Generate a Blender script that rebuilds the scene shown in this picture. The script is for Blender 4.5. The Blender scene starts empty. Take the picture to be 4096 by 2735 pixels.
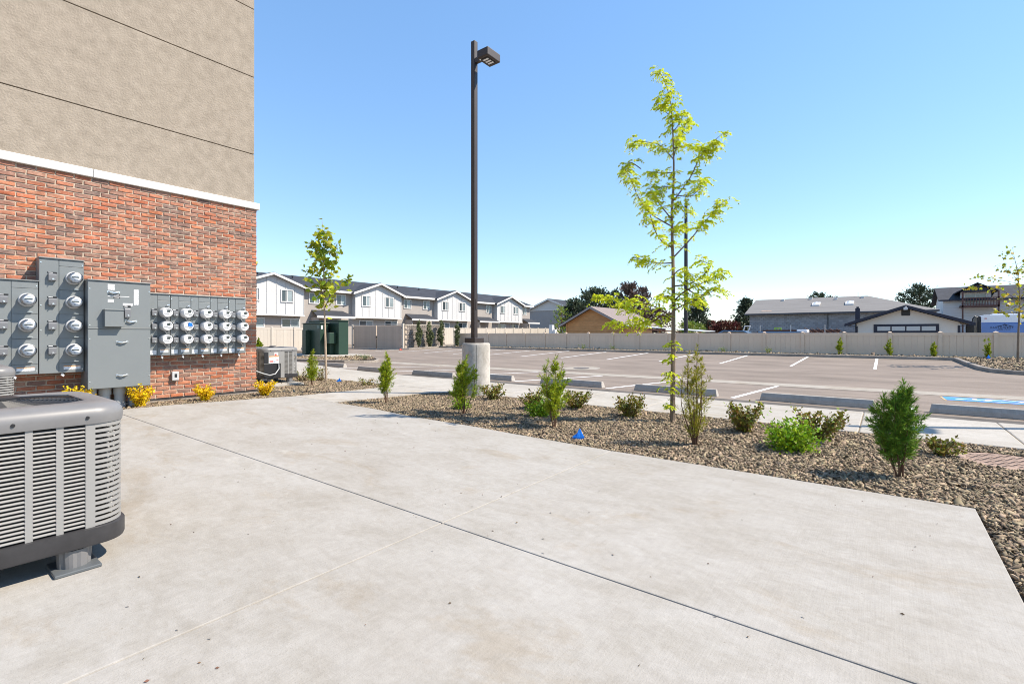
import bpy, bmesh, math, random
import numpy as np
from mathutils import Vector, Matrix
random.seed(7); RNG = np.random.default_rng(7)
scene = bpy.context.scene
COL = scene.collection
R = math.radians

# ------------------------------------------------------------------ camera
EYE = 1.12
TH = math.atan2(1492, 1934)                 # camera is turned this far left of +Y
CT, ST = math.cos(TH), math.sin(TH)
cam = bpy.data.cameras.new('camera'); cam.sensor_width = 36; cam.lens = 17.0
cam.clip_start = 0.05; cam.clip_end = 6000; cam.shift_y = -0.0079
cob = bpy.data.objects.new('camera', cam); COL.objects.link(cob)
cob.location = (0, 0, EYE); cob.rotation_euler = (R(90), 0, TH)
scene.camera = cob

# ------------------------------------------------------------------ light
SUN_AZ = math.atan2(0.842, 0.539)           # from +Y towards +X
SUN_EL = R(48.5)
w = bpy.data.worlds.new('World'); scene.world = w; w.use_nodes = True
nt = w.node_tree; nt.nodes.clear()
out = nt.nodes.new('ShaderNodeOutputWorld'); bg = nt.nodes.new('ShaderNodeBackground')
sky = nt.nodes.new('ShaderNodeTexSky'); sky.sky_type = 'NISHITA'; sky.sun_disc = False
sky.sun_elevation = SUN_EL; sky.sun_rotation = SUN_AZ
sky.air_density = 1.0; sky.dust_density = 0.0; sky.ozone_density = 4.0; sky.altitude = 0
hs = nt.nodes.new('ShaderNodeHueSaturation'); hs.inputs['Saturation'].default_value = 1.38; hs.inputs['Hue'].default_value = 0.504; hs.inputs['Value'].default_value = 1.7
gm_ = nt.nodes.new('ShaderNodeGamma'); gm_.inputs[1].default_value = 0.6
nt.links.new(sky.outputs[0], gm_.inputs[0]); nt.links.new(gm_.outputs[0], hs.inputs['Color']); nt.links.new(hs.outputs[0], bg.inputs[0])
bg.inputs[1].default_value = 0.15
nt.links.new(bg.outputs[0], out.inputs[0])
sl = bpy.data.lights.new('sun', 'SUN'); sl.energy = 4.7; sl.angle = R(0.53); sl.color = (1.0, 0.90, 0.77)
so = bpy.data.objects.new('sun', sl); COL.objects.link(so)
sdir = Vector((math.sin(SUN_AZ)*math.cos(SUN_EL), math.cos(SUN_AZ)*math.cos(SUN_EL), math.sin(SUN_EL)))
so.rotation_euler = sdir.to_track_quat('Z', 'Y').to_euler(); so.location = (20, 15, 30)
vs = scene.view_settings; vs.view_transform = 'Standard'; vs.look = 'None'; vs.exposure = 0.88; vs.gamma = 1.0
try: vs.use_curve_mapping = False
except Exception: pass
scene.render.engine = 'CYCLES'
scene.cycles.filter_width = 1.0
scene.render.resolution_x = 1024; scene.render.resolution_y = 683

# ------------------------------------------------------------------ materials
MATS = {}
def mat(name, col, rough=0.7, var=0.0, vscale=3.0, bump=0.0, bscale=40.0, metal=0.0, spec=0.4, col2=None,
        island=0.0, detail=6.0, stretch=None, translucent=0.0, coat=0.0, hue=0.0):
    """procedural principled material: colour + large noise variation + fine bump (+ per piece variation)"""
    if name in MATS: return MATS[name]
    m = bpy.data.materials.new(name); m.use_nodes = True; t = m.node_tree; N = t.nodes; L = t.links
    b = N['Principled BSDF']; b.inputs['Roughness'].default_value = rough; b.inputs['Metallic'].default_value = metal
    b.inputs['Specular IOR Level'].default_value = spec; b.inputs['Coat Weight'].default_value = coat
    tc = N.new('ShaderNodeTexCoord'); vec = tc.outputs['Object']
    if stretch:
        mp = N.new('ShaderNodeMapping'); mp.inputs['Scale'].default_value = stretch
        L.new(vec, mp.inputs['Vector']); vec = mp.outputs[0]
    c4 = (*col, 1); src = None
    if var > 0 or col2:
        n = N.new('ShaderNodeTexNoise'); n.inputs['Scale'].default_value = vscale; n.inputs['Detail'].default_value = detail
        n.inputs['Roughness'].default_value = 0.62
        L.new(vec, n.inputs['Vector'])
        r = N.new('ShaderNodeValToRGB'); r.color_ramp.elements[0].position = 0.3; r.color_ramp.elements[1].position = 0.72
        a = tuple(max(0, x*(1-var)) for x in col); d = tuple(min(1, x*(1+var)) for x in (col2 or col))
        r.color_ramp.elements[0].color = (*a, 1); r.color_ramp.elements[1].color = (*d, 1)
        L.new(n.outputs[0], r.inputs[0]); src = r.outputs[0]
    if island > 0:
        g = N.new('ShaderNodeNewGeometry'); oi = N.new('ShaderNodeObjectInfo')
        ad = N.new('ShaderNodeMath'); ad.operation = 'ADD'; L.new(g.outputs['Random Per Island'], ad.inputs[0]); L.new(oi.outputs['Random'], ad.inputs[1])
        fr = N.new('ShaderNodeMath'); fr.operation = 'FRACT'; L.new(ad.outputs[0], fr.inputs[0])
        h = N.new('ShaderNodeHueSaturation')
        if src: L.new(src, h.inputs['Color'])
        else: h.inputs['Color'].default_value = c4
        mr = N.new('ShaderNodeMapRange'); mr.inputs[3].default_value = 1-island; mr.inputs[4].default_value = 1+island
        L.new(fr.outputs[0], mr.inputs[0]); L.new(mr.outputs[0], h.inputs['Value'])
        if hue:
            m7 = N.new('ShaderNodeMath'); m7.operation = 'MULTIPLY'; m7.inputs[1].default_value = 7.31; L.new(fr.outputs[0], m7.inputs[0])
            f2 = N.new('ShaderNodeMath'); f2.operation = 'FRACT'; L.new(m7.outputs[0], f2.inputs[0])
            mh = N.new('ShaderNodeMapRange'); mh.inputs[3].default_value = 0.5-hue; mh.inputs[4].default_value = 0.5+hue
            L.new(f2.outputs[0], mh.inputs[0]); L.new(mh.outputs[0], h.inputs['Hue'])
        src = h.outputs[0]
    if src: L.new(src, b.inputs['Base Color'])
    else: b.inputs['Base Color'].default_value = c4
    if bump > 0:
        n2 = N.new('ShaderNodeTexNoise'); n2.inputs['Scale'].default_value = bscale; n2.inputs['Detail'].default_value = 8
        L.new(vec, n2.inputs['Vector'])
        bp = N.new('ShaderNodeBump'); bp.inputs['Strength'].default_value = bump; bp.inputs['Distance'].default_value = 0.01
        L.new(n2.outputs[0], bp.inputs['Height']); L.new(bp.outputs[0], b.inputs['Normal'])
    if translucent > 0:
        tr = N.new('ShaderNodeBsdfTranslucent'); mx = N.new('ShaderNodeMixShader'); mx.inputs[0].default_value = translucent
        if src: L.new(src, tr.inputs['Color'])
        else: tr.inputs['Color'].default_value = c4
        L.new(b.outputs[0], mx.inputs[1]); L.new(tr.outputs[0], mx.inputs[2])
        L.new(mx.outputs[0], N['Material Output'].inputs['Surface'])
    MATS[name] = m; return m

def concrete_mat(name, col, stain, dark=0.82, fine=1.0):
    m = bpy.data.materials.new(name); m.use_nodes = True; t = m.node_tree; N = t.nodes; L = t.links
    b = N['Principled BSDF']; b.inputs['Roughness'].default_value = 0.85; b.inputs['Specular IOR Level'].default_value = 0.25
    tc = N.new('ShaderNodeTexCoord'); v = tc.outputs['Object']
    def noise(s, d, st=(1, 1, 1), rot=0.0, rough=0.6):
        mp = N.new('ShaderNodeMapping'); mp.inputs['Scale'].default_value = st; mp.inputs['Rotation'].default_value = (0, 0, rot); L.new(v, mp.inputs[0])
        n = N.new('ShaderNodeTexNoise'); n.inputs['Scale'].default_value = s; n.inputs['Detail'].default_value = d; n.inputs['Roughness'].default_value = rough
        n.inputs['Distortion'].default_value = 0.4
        L.new(mp.outputs[0], n.inputs['Vector']); return n.outputs[0]
    def ramp(s, p0, p1, c0, c1):
        r = N.new('ShaderNodeValToRGB'); r.color_ramp.elements[0].position = p0; r.color_ramp.elements[1].position = p1
        r.color_ramp.elements[0].color = (*c0, 1); r.color_ramp.elements[1].color = (*c1, 1); L.new(s, r.inputs[0]); return r.outputs[0]
    def mix(kind, fac, a, c):
        x = N.new('ShaderNodeMix'); x.data_type = 'RGBA'; x.blend_type = kind
        if isinstance(fac, float): x.inputs[0].default_value = fac
        else: L.new(fac, x.inputs[0])
        L.new(a, x.inputs[6]); L.new(c, x.inputs[7]); return x.outputs[2]
    base = ramp(noise(0.7, 8, (0.8, 1.3, 1), 0.25, .65), 0.36, 0.64, col, stain)
    c = base
    blot = ramp(noise(3.1, 10, (0.8, 1.5, 1), 0.5, 0.75), 0.44, 0.62, (1.03, 1.03, 1.03), (dark, dark*0.985, dark*0.955)); c = mix('MULTIPLY', 1.0, c, blot)
    mott = ramp(noise(17, 10, (1, 1.2, 1), 0.1, 0.78), 0.36, 0.66, (.90, .895, .885), (1.07, 1.07, 1.07)); c = mix('MULTIPLY', 0.9*fine, c, mott)
    st_ = ramp(noise(1.15, 9, (.7, 1.4, 1), 1.1, .7), 0.555, 0.64, (1, 1, 1), (.86, .79, .69)); c = mix('MULTIPLY', 0.6*fine, c, st_)
    wash = ramp(noise(1.6, 7, (.5, 1.9, 1), -.5, .7), 0.60, 0.68, (1, 1, 1), (1.13, 1.13, 1.12)); c = mix('MULTIPLY', 0.8*fine, c, wash)
    broom = ramp(noise(5, 3, (46, 1.1, 1), 0.12, .5), 0.38, 0.62, (.955, .955, .955), (1.035, 1.035, 1.035)); c = mix('MULTIPLY', 0.9*fine, c, broom)
    pit = ramp(noise(210, 3), 0.30, 0.42, (0.62, 0.60, 0.57), (1, 1, 1)); c = mix('MULTIPLY', 0.6*fine, c, pit)
    sp = N.new('ShaderNodeTexVoronoi'); sp.inputs['Scale'].default_value = 11; L.new(v, sp.inputs['Vector'])
    spot = ramp(sp.outputs['Distance'], 0.028, 0.042, (0.55, 0.50, 0.44), (1, 1, 1)); c = mix('MULTIPLY', 0.6*fine, c, spot)
    L.new(c, b.inputs['Base Color'])
    bp = N.new('ShaderNodeBump'); bp.inputs['Strength'].default_value = 0.4; bp.inputs['Distance'].default_value = 0.004
    L.new(noise(120, 6), bp.inputs['Height']); L.new(bp.outputs[0], b.inputs['Normal'])
    MATS[name] = m; return m

def brick_mat():
    m = bpy.data.materials.new('tumbled_brick'); m.use_nodes = True; t = m.node_tree; N = t.nodes; L = t.links
    b = N['Principled BSDF']; b.inputs['Roughness'].default_value = 0.9; b.inputs['Specular IOR Level'].default_value = 0.2
    g = N.new('ShaderNodeNewGeometry'); oi = N.new('ShaderNodeObjectInfo')
    ad = N.new('ShaderNodeMath'); ad.operation = 'ADD'; L.new(g.outputs['Random Per Island'], ad.inputs[0]); L.new(oi.outputs['Random'], ad.inputs[1])
    fr = N.new('ShaderNodeMath'); fr.operation = 'FRACT'; L.new(ad.outputs[0], fr.inputs[0])
    r = N.new('ShaderNodeValToRGB'); r.color_ramp.interpolation = 'LINEAR'
    cs = [(0, (.36, .135, .08)), (.13, (.40, .18, .115)), (.25, (.45, .145, .075)), (.34, (.21, .125, .098)), (.45, (.40, .225, .16)),
          (.58, (.46, .165, .08)), (.67, (.35, .21, .155)), (.78, (.30, .155, .115)), (.88, (.195, .14, .12)), (1.0, (.42, .19, .125))]
    e = r.color_ramp.elements
    e[0].position, e[0].color = cs[0][0], (*cs[0][1], 1); e[1].position, e[1].color = cs[-1][0], (*cs[-1][1], 1)
    for p, c in cs[1:-1]:
        x = e.new(p); x.color = (*c, 1)
    L.new(fr.outputs[0], r.inputs[0])
    tc = N.new('ShaderNodeTexCoord'); n = N.new('ShaderNodeTexNoise'); n.inputs['Scale'].default_value = 14; n.inputs['Detail'].default_value = 8; n.inputs['Roughness'].default_value = .7
    L.new(g.outputs['Position'], n.inputs['Vector'])
    r2 = N.new('ShaderNodeValToRGB'); r2.color_ramp.elements[0].position = .5; r2.color_ramp.elements[1].position = .74
    r2.color_ramp.elements[0].color = (0, 0, 0, 1); r2.color_ramp.elements[1].color = (.55, .55, .55, 1); L.new(n.outputs[0], r2.inputs[0])
    mx = N.new('ShaderNodeMix'); mx.data_type = 'RGBA'; L.new(r2.outputs[0], mx.inputs[0]); L.new(r.outputs[0], mx.inputs[6]); mx.inputs[7].default_value = (.50, .36, .28, 1)
    n3 = N.new('ShaderNodeTexNoise'); n3.inputs['Scale'].default_value = 6; n3.inputs['Detail'].default_value = 4; L.new(g.outputs['Position'], n3.inputs['Vector'])
    r3 = N.new('ShaderNodeValToRGB'); r3.color_ramp.elements[0].position = .35; r3.color_ramp.elements[1].position = .7
    r3.color_ramp.elements[0].color = (.72, .7, .7, 1); r3.color_ramp.elements[1].color = (1.12, 1.08, 1.05, 1); L.new(n3.outputs[0], r3.inputs[0])
    m2 = N.new('ShaderNodeMix'); m2.data_type = 'RGBA'; m2.blend_type = 'MULTIPLY'; m2.inputs[0].default_value = 1
    L.new(mx.outputs[2], m2.inputs[6]); L.new(r3.outputs[0], m2.inputs[7]); L.new(m2.outputs[2], b.inputs['Base Color'])
    bp = N.new('ShaderNodeBump'); bp.inputs['Strength'].default_value = .7; bp.inputs['Distance'].default_value = .006
    n4 = N.new('ShaderNodeTexNoise'); n4.inputs['Scale'].default_value = 60; n4.inputs['Detail'].default_value = 8; L.new(g.outputs['Position'], n4.inputs['Vector'])
    L.new(n4.outputs[0], bp.inputs['Height']); L.new(bp.outputs[0], b.inputs['Normal'])
    MATS['tumbled_brick'] = m; return m

def glass_dome_mat():
    m = bpy.data.materials.new('meter_glass'); m.use_nodes = True; t = m.node_tree; N = t.nodes; L = t.links
    N.remove(N['Principled BSDF'])
    gl = N.new('ShaderNodeBsdfGlossy'); gl.inputs['Roughness'].default_value = .04
    tr = N.new('ShaderNodeBsdfTransparent'); tr.inputs['Color'].default_value = (.86, .88, .9, 1)
    fr = N.new('ShaderNodeFresnel'); fr.inputs['IOR'].default_value = 1.6
    mx = N.new('ShaderNodeMixShader'); L.new(fr.outputs[0], mx.inputs[0]); L.new(tr.outputs[0], mx.inputs[1]); L.new(gl.outputs[0], mx.inputs[2])
    L.new(mx.outputs[0], N['Material Output'].inputs['Surface']); MATS['meter_glass'] = m; return m

def print_mat(name, paper, ink, scale=60.0, amount=0.5):
    """paper sticker with rows of unreadable print"""
    m = bpy.data.materials.new(name); m.use_nodes = True; t = m.node_tree; N = t.nodes; L = t.links
    b = N['Principled BSDF']; b.inputs['Roughness'].default_value = .5
    tc = N.new('ShaderNodeTexCoord')
    mp = N.new('ShaderNodeMapping'); mp.inputs['Scale'].default_value = (scale*1.0, scale*1.0, scale*2.4); L.new(tc.outputs['Object'], mp.inputs[0])
    n = N.new('ShaderNodeTexNoise'); n.inputs['Scale'].default_value = 1; n.inputs['Detail'].default_value = 1; L.new(mp.outputs[0], n.inputs['Vector'])
    r = N.new('ShaderNodeValToRGB'); r.color_ramp.elements[0].position = .52; r.color_ramp.elements[1].position = .56
    r.color_ramp.elements[0].color = (*paper, 1); k = amount
    r.color_ramp.elements[1].color = (*[p*(1-k)+i*k for p, i in zip(paper, ink)], 1)
    L.new(n.outputs[0], r.inputs[0]); L.new(r.outputs[0], b.inputs['Base Color']); MATS[name] = m; return m

PATIO = concrete_mat('patio_concrete', (.352, .335, .308), (.312, .291, .259), .91)
WALK = concrete_mat('sidewalk_concrete', (.40, .375, .335), (.345, .32, .28), .9)
CURB = concrete_mat('curb_concrete', (.33, .29, .25), (.25, .22, .19), .8)
STOPC = concrete_mat('wheel_stop_concrete', (.40, .37, .335), (.32, .295, .265), .82)
BASEC = concrete_mat('pole_base_concrete', (.50, .47, .43), (.36, .335, .30), .72)
GUTTER = concrete_mat('gutter_concrete', (.36, .325, .28), (.31, .278, .232), .88)
ASPH = mat('asphalt', (.190, .155, .127), .9, .14, .8, .5, 160, spec=.2, col2=(.236, .194, .160), stretch=(.5, 1.6, 1), detail=10)
ASPHD = mat('asphalt_dark_strip', (.10, .09, .08), .9, .3, 3, .4, 120, spec=.2)
EARTH = mat('dry_earth', (.20, .165, .125), .95, .25, .8, .3, 20)
GRAVELBED = mat('gravel_bed', (.09, .068, .048), .95, .3, 12, .8, 60)
STONE = mat('gravel_chips', (.225, .174, .115), .85, .12, 6, 0, island=.6, hue=.018, spec=.25)
STUCCO = mat('stucco', (.272, .232, .186), .95, .08, 7, 1.0, 34, col2=(.312, .268, .218), spec=.15, detail=10)
MORTAR = mat('mortar', (.43, .355, .275), .95, .14, 5, .5, 90)
STONEW = mat('cast_stone', (.56, .545, .52), .8, .04, 5, .2, 60)
BRICK = brick_mat()
GREYMET = mat('grey_enamel', (.168, .183, .186), .38, .03, 3, .02, 200, spec=.45)
GREYDK = mat('grey_enamel_dark', (.095, .104, .11), .4)
BREAKER = mat('breaker_grey', (.15, .155, .165), .45)
BLACK = mat('black_plastic', (.018, .018, .02), .45)
INK = mat('label_white_print', (.75, .75, .75), .5)
CHROME = mat('bright_metal', (.72, .73, .74), .22, metal=.9)
WHITEP = mat('white_plastic', (.60, .60, .60), .4)
METERG = mat('meter_body', (.50, .50, .50), .35)
PVC = mat('grey_pvc', (.40, .415, .42), .5)
DARKGLASS = mat('display_glass', (.02, .03, .03), .12, spec=.6)
MGLASS = glass_dome_mat()
STICK = print_mat('paper_sticker', (.74, .75, .76), (.25, .25, .28), 70, .6)
STICKO = mat('orange_print', (.75, .28, .03), .5)
STICKR = mat('red_print', (.60, .05, .03), .5)
BLUE = mat('blue_plastic', (.015, .20, .72), .35, translucent=.25)
ACGREY = mat('ac_paint', (.26, .255, .245), .35, .04, 4, spec=.45)
ACLID = mat('ac_lid', (.16, .157, .157), .42, .12, 6, spec=.45)
ACDARK = mat('ac_base', (.035, .034, .036), .45, .25, 9)
COIL = mat('coil_fins', (.03, .03, .032), .6)
COPPER = mat('coil_bends', (.70, .66, .58), .3, metal=.7)
BRONZE = mat('bronze_paint', (.028, .018, .015), .46, .1, 8, spec=.55)
LENS = mat('led_lens', (.75, .78, .80), .25)
VINYL = mat('tan_vinyl', (.70, .54, .40), .55, .05, 1.6, island=.03)
VINYLL = mat('cream_vinyl', (.50, .445, .375), .55, .04, 1.2, island=.03)
GREENBOX = mat('transformer_green', (.020, .046, .030), .4, .08, 2)
PAINTW = mat('road_paint_white', (.80, .79, .77), .7, .06, 7, .2, 120)
PAINTB = mat('road_paint_blue', (.045, .235, .66), .7, .1, 5)
PAINTY = mat('road_paint_tan', (.50, .36, .18), .8, .1, 5)
IRON = mat('rusty_iron', (.33, .225, .165), .7, .2, 10, .4, 80)
IRONDK = mat('dark_iron', (.10, .085, .075), .7)
TRIMW = mat('white_trim', (.60, .585, .56), .5)
BOARDW = mat('white_siding', (.52, .515, .505), .6, .03, 1)
HOUSEG = mat('greige_stucco', (.34, .305, .275), .9, .05, 1.2)
HOUSED = mat('grey_house_stucco', (.30, .29, .285), .9, .04, 1)
SHINGLE = mat('dark_shingles', (.034, .037, .046), .9, .3, 2.2, .3, 30, stretch=(1, .3, 1))
SHINGB = mat('brown_shingles', (.21, .17, .155), .9, .15, 3, .3, 30)
SHINGG = mat('grey_shingles', (.185, .175, .165), .9, .14, 1.1, .3, 20, stretch=(.3, 2, 1))
PANE = mat('window_pane', (.045, .06, .068), .06, .35, .35, spec=.8)
PANEL_ = mat('window_pane_blind', (.23, .27, .28), .1, .3, .6, spec=.7)
CEDAR = mat('cedar_siding', (.50, .255, .10), .7, .18, 2, island=.10, stretch=(1, 1, 4))
BLOCKM = mat('split_block', (.23, .20, .175), .95, .25, 9, 1.0, 40, island=.28)
CMU = mat('grey_block', (.30, .31, .33), .95, .10, 5, .3, 50, island=.16)
BARK = mat('young_bark', (.20, .145, .10), .9, .3, 14, .6, 50, stretch=(1, 1, .3))
BARKP = mat('pale_bark', (.37, .285, .205), .9, .3, 14, .6, 50, stretch=(1, 1, .3))
TWIG = mat('twigs', (.115, .06, .035), .9, .2, 20)
LOCUST = mat('locust_leaf', (.58, .64, .03), .6, island=.38, translucent=.42, hue=.025, spec=.3)
MAPLE = mat('maple_leaf', (.34, .40, .03), .5, island=.5, translucent=.35, hue=.04, spec=.35)
SAPL = mat('sapling_leaf', (.42, .40, .03), .5, island=.45, translucent=.4, hue=.05, spec=.35)
CYP = mat('feathery_green', (.28, .34, .02), .65, island=.5, translucent=.3, hue=.035, spec=.2)
CYPD = mat('feathery_dark_green', (.12, .215, .022), .65, island=.5, translucent=.22, hue=.03, spec=.2)
CYPY = mat('feathery_olive', (.30, .28, .03), .65, island=.45, translucent=.3, hue=.03, spec=.2)
ROSE = mat('olive_red_leaf', (.22, .20, .03), .5, island=.6, translucent=.22, hue=.075, spec=.35)
LIME = mat('lime_leaf', (.21, .34, .012), .5, island=.45, translucent=.3, hue=.03, spec=.35)
GOLD = mat('golden_leaf', (.78, .54, .01), .5, island=.3, translucent=.35, hue=.02, spec=.3)
JUN = mat('juniper_needles', (.15, .175, .08), .7, island=.5, translucent=.15, hue=.02)
SPRU = mat('spruce_needles', (.06, .082, .045), .75, island=.6, translucent=.1, hue=.03)
SPRUB = mat('brown_needles', (.13, .085, .07), .8, island=.6, translucent=.1, hue=.02)
REDB = mat('red_bush_leaf', (.10, .028, .018), .6, island=.6, translucent=.2, hue=.03)
LEAFBG = mat('fresh_leaf', (.20, .27, .04), .6, island=.4, translucent=.35, hue=.03)
DEADL = mat('dry_leaf_bits', (.10, .055, .03), .8, island=.6, hue=.03)
NAVY = mat('navy_trim', (.015, .017, .035), .5)
GARW = mat('garage_siding', (.66, .61, .55), .7, .03, 2)
WOODR = mat('red_brown_wood', (.10, .048, .04), .7, .2, 6)
WHSID = mat('white_lap_siding', (.56, .56, .57), .6)
RVW = mat('trailer_white', (.80, .80, .82), .25, spec=.5)
RVB = mat('trailer_blue', (.11, .22, .50), .25, spec=.5)
RVN = mat('trailer_navy', (.012, .03, .085), .35)
RVBD = mat('trailer_bright_blue', (.03, .13, .45), .3)
TIN = mat('roofing_sheet', (.62, .64, .66), .4, metal=.2)
RUST = mat('rusty_steel', (.13, .06, .04), .8, .3, 10)
ORANGE = mat('orange_red_plastic', (.65, .07, .02), .4)
CARB = mat('car_blue', (.05, .12, .22), .25, coat=.6)
FLASH = mat('dark_flashing', (.025, .025, .028), .5)
LAMPG = mat('grey_box', (.42, .43, .43), .5)

# ------------------------------------------------------------------ mesh helpers
class MB:
    def __init__(s): s.v = []; s.f = []
    def add(s, vs, fs):
        o = len(s.v); s.v += [tuple(v) for v in vs]; s.f += [tuple(i+o for i in f) for f in fs]; return s
    def box(s, x0, x1, y0, y1, z0, z1):
        return s.add([(x0,y0,z0),(x1,y0,z0),(x1,y1,z0),(x0,y1,z0),(x0,y0,z1),(x1,y0,z1),(x1,y1,z1),(x0,y1,z1)],
                     [(0,3,2,1),(4,5,6,7),(0,1,5,4),(1,2,6,5),(2,3,7,6),(3,0,4,7)])
    def cbox(s, c, d): return s.box(c[0]-d[0]/2, c[0]+d[0]/2, c[1]-d[1]/2, c[1]+d[1]/2, c[2]-d[2]/2, c[2]+d[2]/2)
    def prism(s, poly, vec):
        """closed polygon (3d points) extruded by vec"""
        n = len(poly); v = Vector(vec); p = [Vector(q) for q in poly]
        return s.add(p + [q+v for q in p], [tuple(range(n-1, -1, -1)), tuple(range(n, 2*n))] + [(i, (i+1) % n, n+(i+1) % n, n+i) for i in range(n)])
    def slab(s, a, b, c, d, t=0.1):
        return s.prism([a, b, c, d], (0, 0, -t))
    def tube(s, pts, rad, n=6, cap=True):
        pts = [Vector(p) for p in pts]; k = len(pts)
        if not hasattr(rad, '__len__'): rad = [rad]*k
        o = len(s.v); up = Vector((0.31, 0.17, 0.93)).normalized()
        for i, p in enumerate(pts):
            d = (pts[min(i+1, k-1)]-pts[max(i-1, 0)]).normalized()
            a = d.cross(up)
            if a.length < .05: a = d.cross(Vector((1, 0, 0)))
            a.normalize(); b = d.cross(a).normalized()
            for j in range(n):
                q = 2*math.pi*j/n; s.v.append(tuple(p + (a*math.cos(q)+b*math.sin(q))*rad[i]))
        for i in range(k-1):
            for j in range(n):
                s.f.append((o+i*n+j, o+i*n+(j+1) % n, o+(i+1)*n+(j+1) % n, o+(i+1)*n+j))
        if cap:
            s.f.append(tuple(o+j for j in range(n-1, -1, -1))); s.f.append(tuple(o+(k-1)*n+j for j in range(n)))
        return s
    def lathe(s, prof, c=(0, 0, 0), axis='z', n=24, close=True):
        """profile [(radius, height)] spun about axis through c"""
        o = len(s.v)
        for r, h in prof:
            for j in range(n):
                q = 2*math.pi*j/n; a, b = r*math.cos(q), r*math.sin(q)
                p = {'z': (a, b, h), 'x': (h, a, b), 'y': (b, h, a)}[axis]
                s.v.append((p[0]+c[0], p[1]+c[1], p[2]+c[2]))
        for i in range(len(prof)-1):
            for j in range(n): s.f.append((o+i*n+j, o+i*n+(j+1) % n, o+(i+1)*n+(j+1) % n, o+(i+1)*n+j))
        if close:
            s.f.append(tuple(o+j for j in range(n-1, -1, -1))); s.f.append(tuple(o+(len(prof)-1)*n+j for j in range(n)))
        return s
    def mesh(s, name, m, smooth=False, off=(0, 0, 0)):
        me = bpy.data.meshes.new(name)
        me.from_pydata([(v[0]-off[0], v[1]-off[1], v[2]-off[2]) for v in s.v] if any(off) else s.v, [], s.f)
        for x in (m if isinstance(m, (list, tuple)) else [m]): me.materials.append(x)
        if smooth: me.polygons.foreach_set('use_smooth', [True]*len(me.polygons))
        me.update(); return me
    def build(s, name, m, parent=None, smooth=False, bevel=0, off=None):
        """link as one mesh object; vertices are given in world space, stored relative to the thing's base"""
        if off is None:
            off = (0, 0, 0); p = parent
            while p is not None: off = tuple(a+b for a, b in zip(off, p.location)); p = p.parent
        o = bpy.data.objects.new(name, s.mesh(name, m, smooth, off)); COL.objects.link(o)
        if parent: o.parent = parent
        if bevel:
            b = o.modifiers.new('bevel', 'BEVEL'); b.width = bevel; b.segments = 2; b.limit_method = 'ANGLE'
        if smooth and not bevel:
            o.data.set_sharp_from_angle(angle=R(38))
        return o
def npmesh(name, verts, faces, m, parent=None, off=(0, 0, 0), smooth=False):
    """numpy arrays: verts (n,3), faces (k,4)"""
    me = bpy.data.meshes.new(name); verts = verts - np.array(off)
    me.vertices.add(len(verts)); me.vertices.foreach_set('co', verts.astype(np.float32).ravel())
    k = len(faces); q = faces.shape[1]
    me.loops.add(k*q); me.loops.foreach_set('vertex_index', faces.astype(np.int32).ravel())
    me.polygons.add(k); me.polygons.foreach_set('loop_start', np.arange(0, k*q, q, dtype=np.int32))
    me.update(calc_edges=True); me.validate()
    if smooth: me.polygons.foreach_set('use_smooth', [True]*len(me.polygons))
    me.materials.append(m)
    o = bpy.data.objects.new(name, me); COL.objects.link(o)
    if parent: o.parent = parent
    return o
def tag(o, label=None, cat=None, group=None, kind=None):
    if label: o['label'] = label
    if cat: o['category'] = cat
    if group: o['group'] = group
    if kind: o['kind'] = kind
    return o
def thing(name, label, cat, loc=(0, 0, 0), group=None, rz=0):
    o = bpy.data.objects.new(name, None); COL.objects.link(o); o.location = loc; o.rotation_euler = (0, 0, rz)
    o.empty_display_size = .2
    return tag(o, label, cat, group)
def struct(o): o['kind'] = 'structure'; return o
def inst(name, me, loc, parent, rz=0, sc=None, rot=None):
    o = bpy.data.objects.new(name, me); COL.objects.link(o); o.parent = parent; o.location = loc
    o.rotation_euler = rot or (0, 0, rz)
    if sc: o.scale = sc
    return o
def copy_tree(o, parent=None):
    c = o.copy(); COL.objects.link(c); c.parent = parent
    for ch in list(o.children): copy_tree(ch, c)
    return c
def shadeface(s): return s

# ------------------------------------------------------------------ ground profile of the lot
PROF = [(8.6, -.15), (10.5, -.17), (16.0, -.39), (22.8, -.20), (28.3, -.03)]
def zl(y):
    if y <= PROF[0][0]: return PROF[0][1]
    for (a, za), (b, zb) in zip(PROF, PROF[1:]):
        if y <= b: return za + (zb-za)*(y-a)/(b-a)
    return PROF[-1][1]

# ground sheet to the horizon
g = MB(); ys = [-1500, 8.0, 8.6, 10.5, 16, 22.8, 28.3, 29.5, 2500]
zs = [-.2, -.2] + [zl(y)-.06 for y in (8.6, 10.5, 16, 22.8, 28.3)] + [0.0, 0.0]
for y, z in zip(ys, zs): g.v += [(-2000, y, z), (2000, y, z)]
for i in range(len(ys)-1): g.f.append((2*i, 2*i+1, 2*i+3, 2*i+2))
struct(g.build('ground', EARTH))

# parking lot
lot = MB(); ly = [8.55, 10.5, 16.0, 22.8, 28.32]
for y in ly: lot.v += [(-62, y, zl(y)), (40, y, zl(y))]
for i in range(4): lot.f.append((2*i, 2*i+1, 2*i+3, 2*i+2))
LOT = struct(lot.build('parking_lot', ASPH))
def onlot(name, m, poly, lift=.004, parent=LOT):
    b = MB(); b.add([(x, y, zl(y)+lift) for x, y in poly], [tuple(range(len(poly)))]); return b.build(name, m, parent)
gm = MB()
for a, b_ in ((15.6, 16.0), (16.0, 16.5)):
    gm.add([(-21, a, zl(a)+.006), (40, a, zl(a)+.006), (40, b_, zl(b_)+.006), (-21, b_, zl(b_)+.006)], [(0, 1, 2, 3)])
gm.build('valley_gutter', GUTTER, LOT)
onlot('edge_strip', ASPHD, [(-12, 9.4), (40, 9.4), (40, 10.14), (-12, 10.14)], .003)
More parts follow.
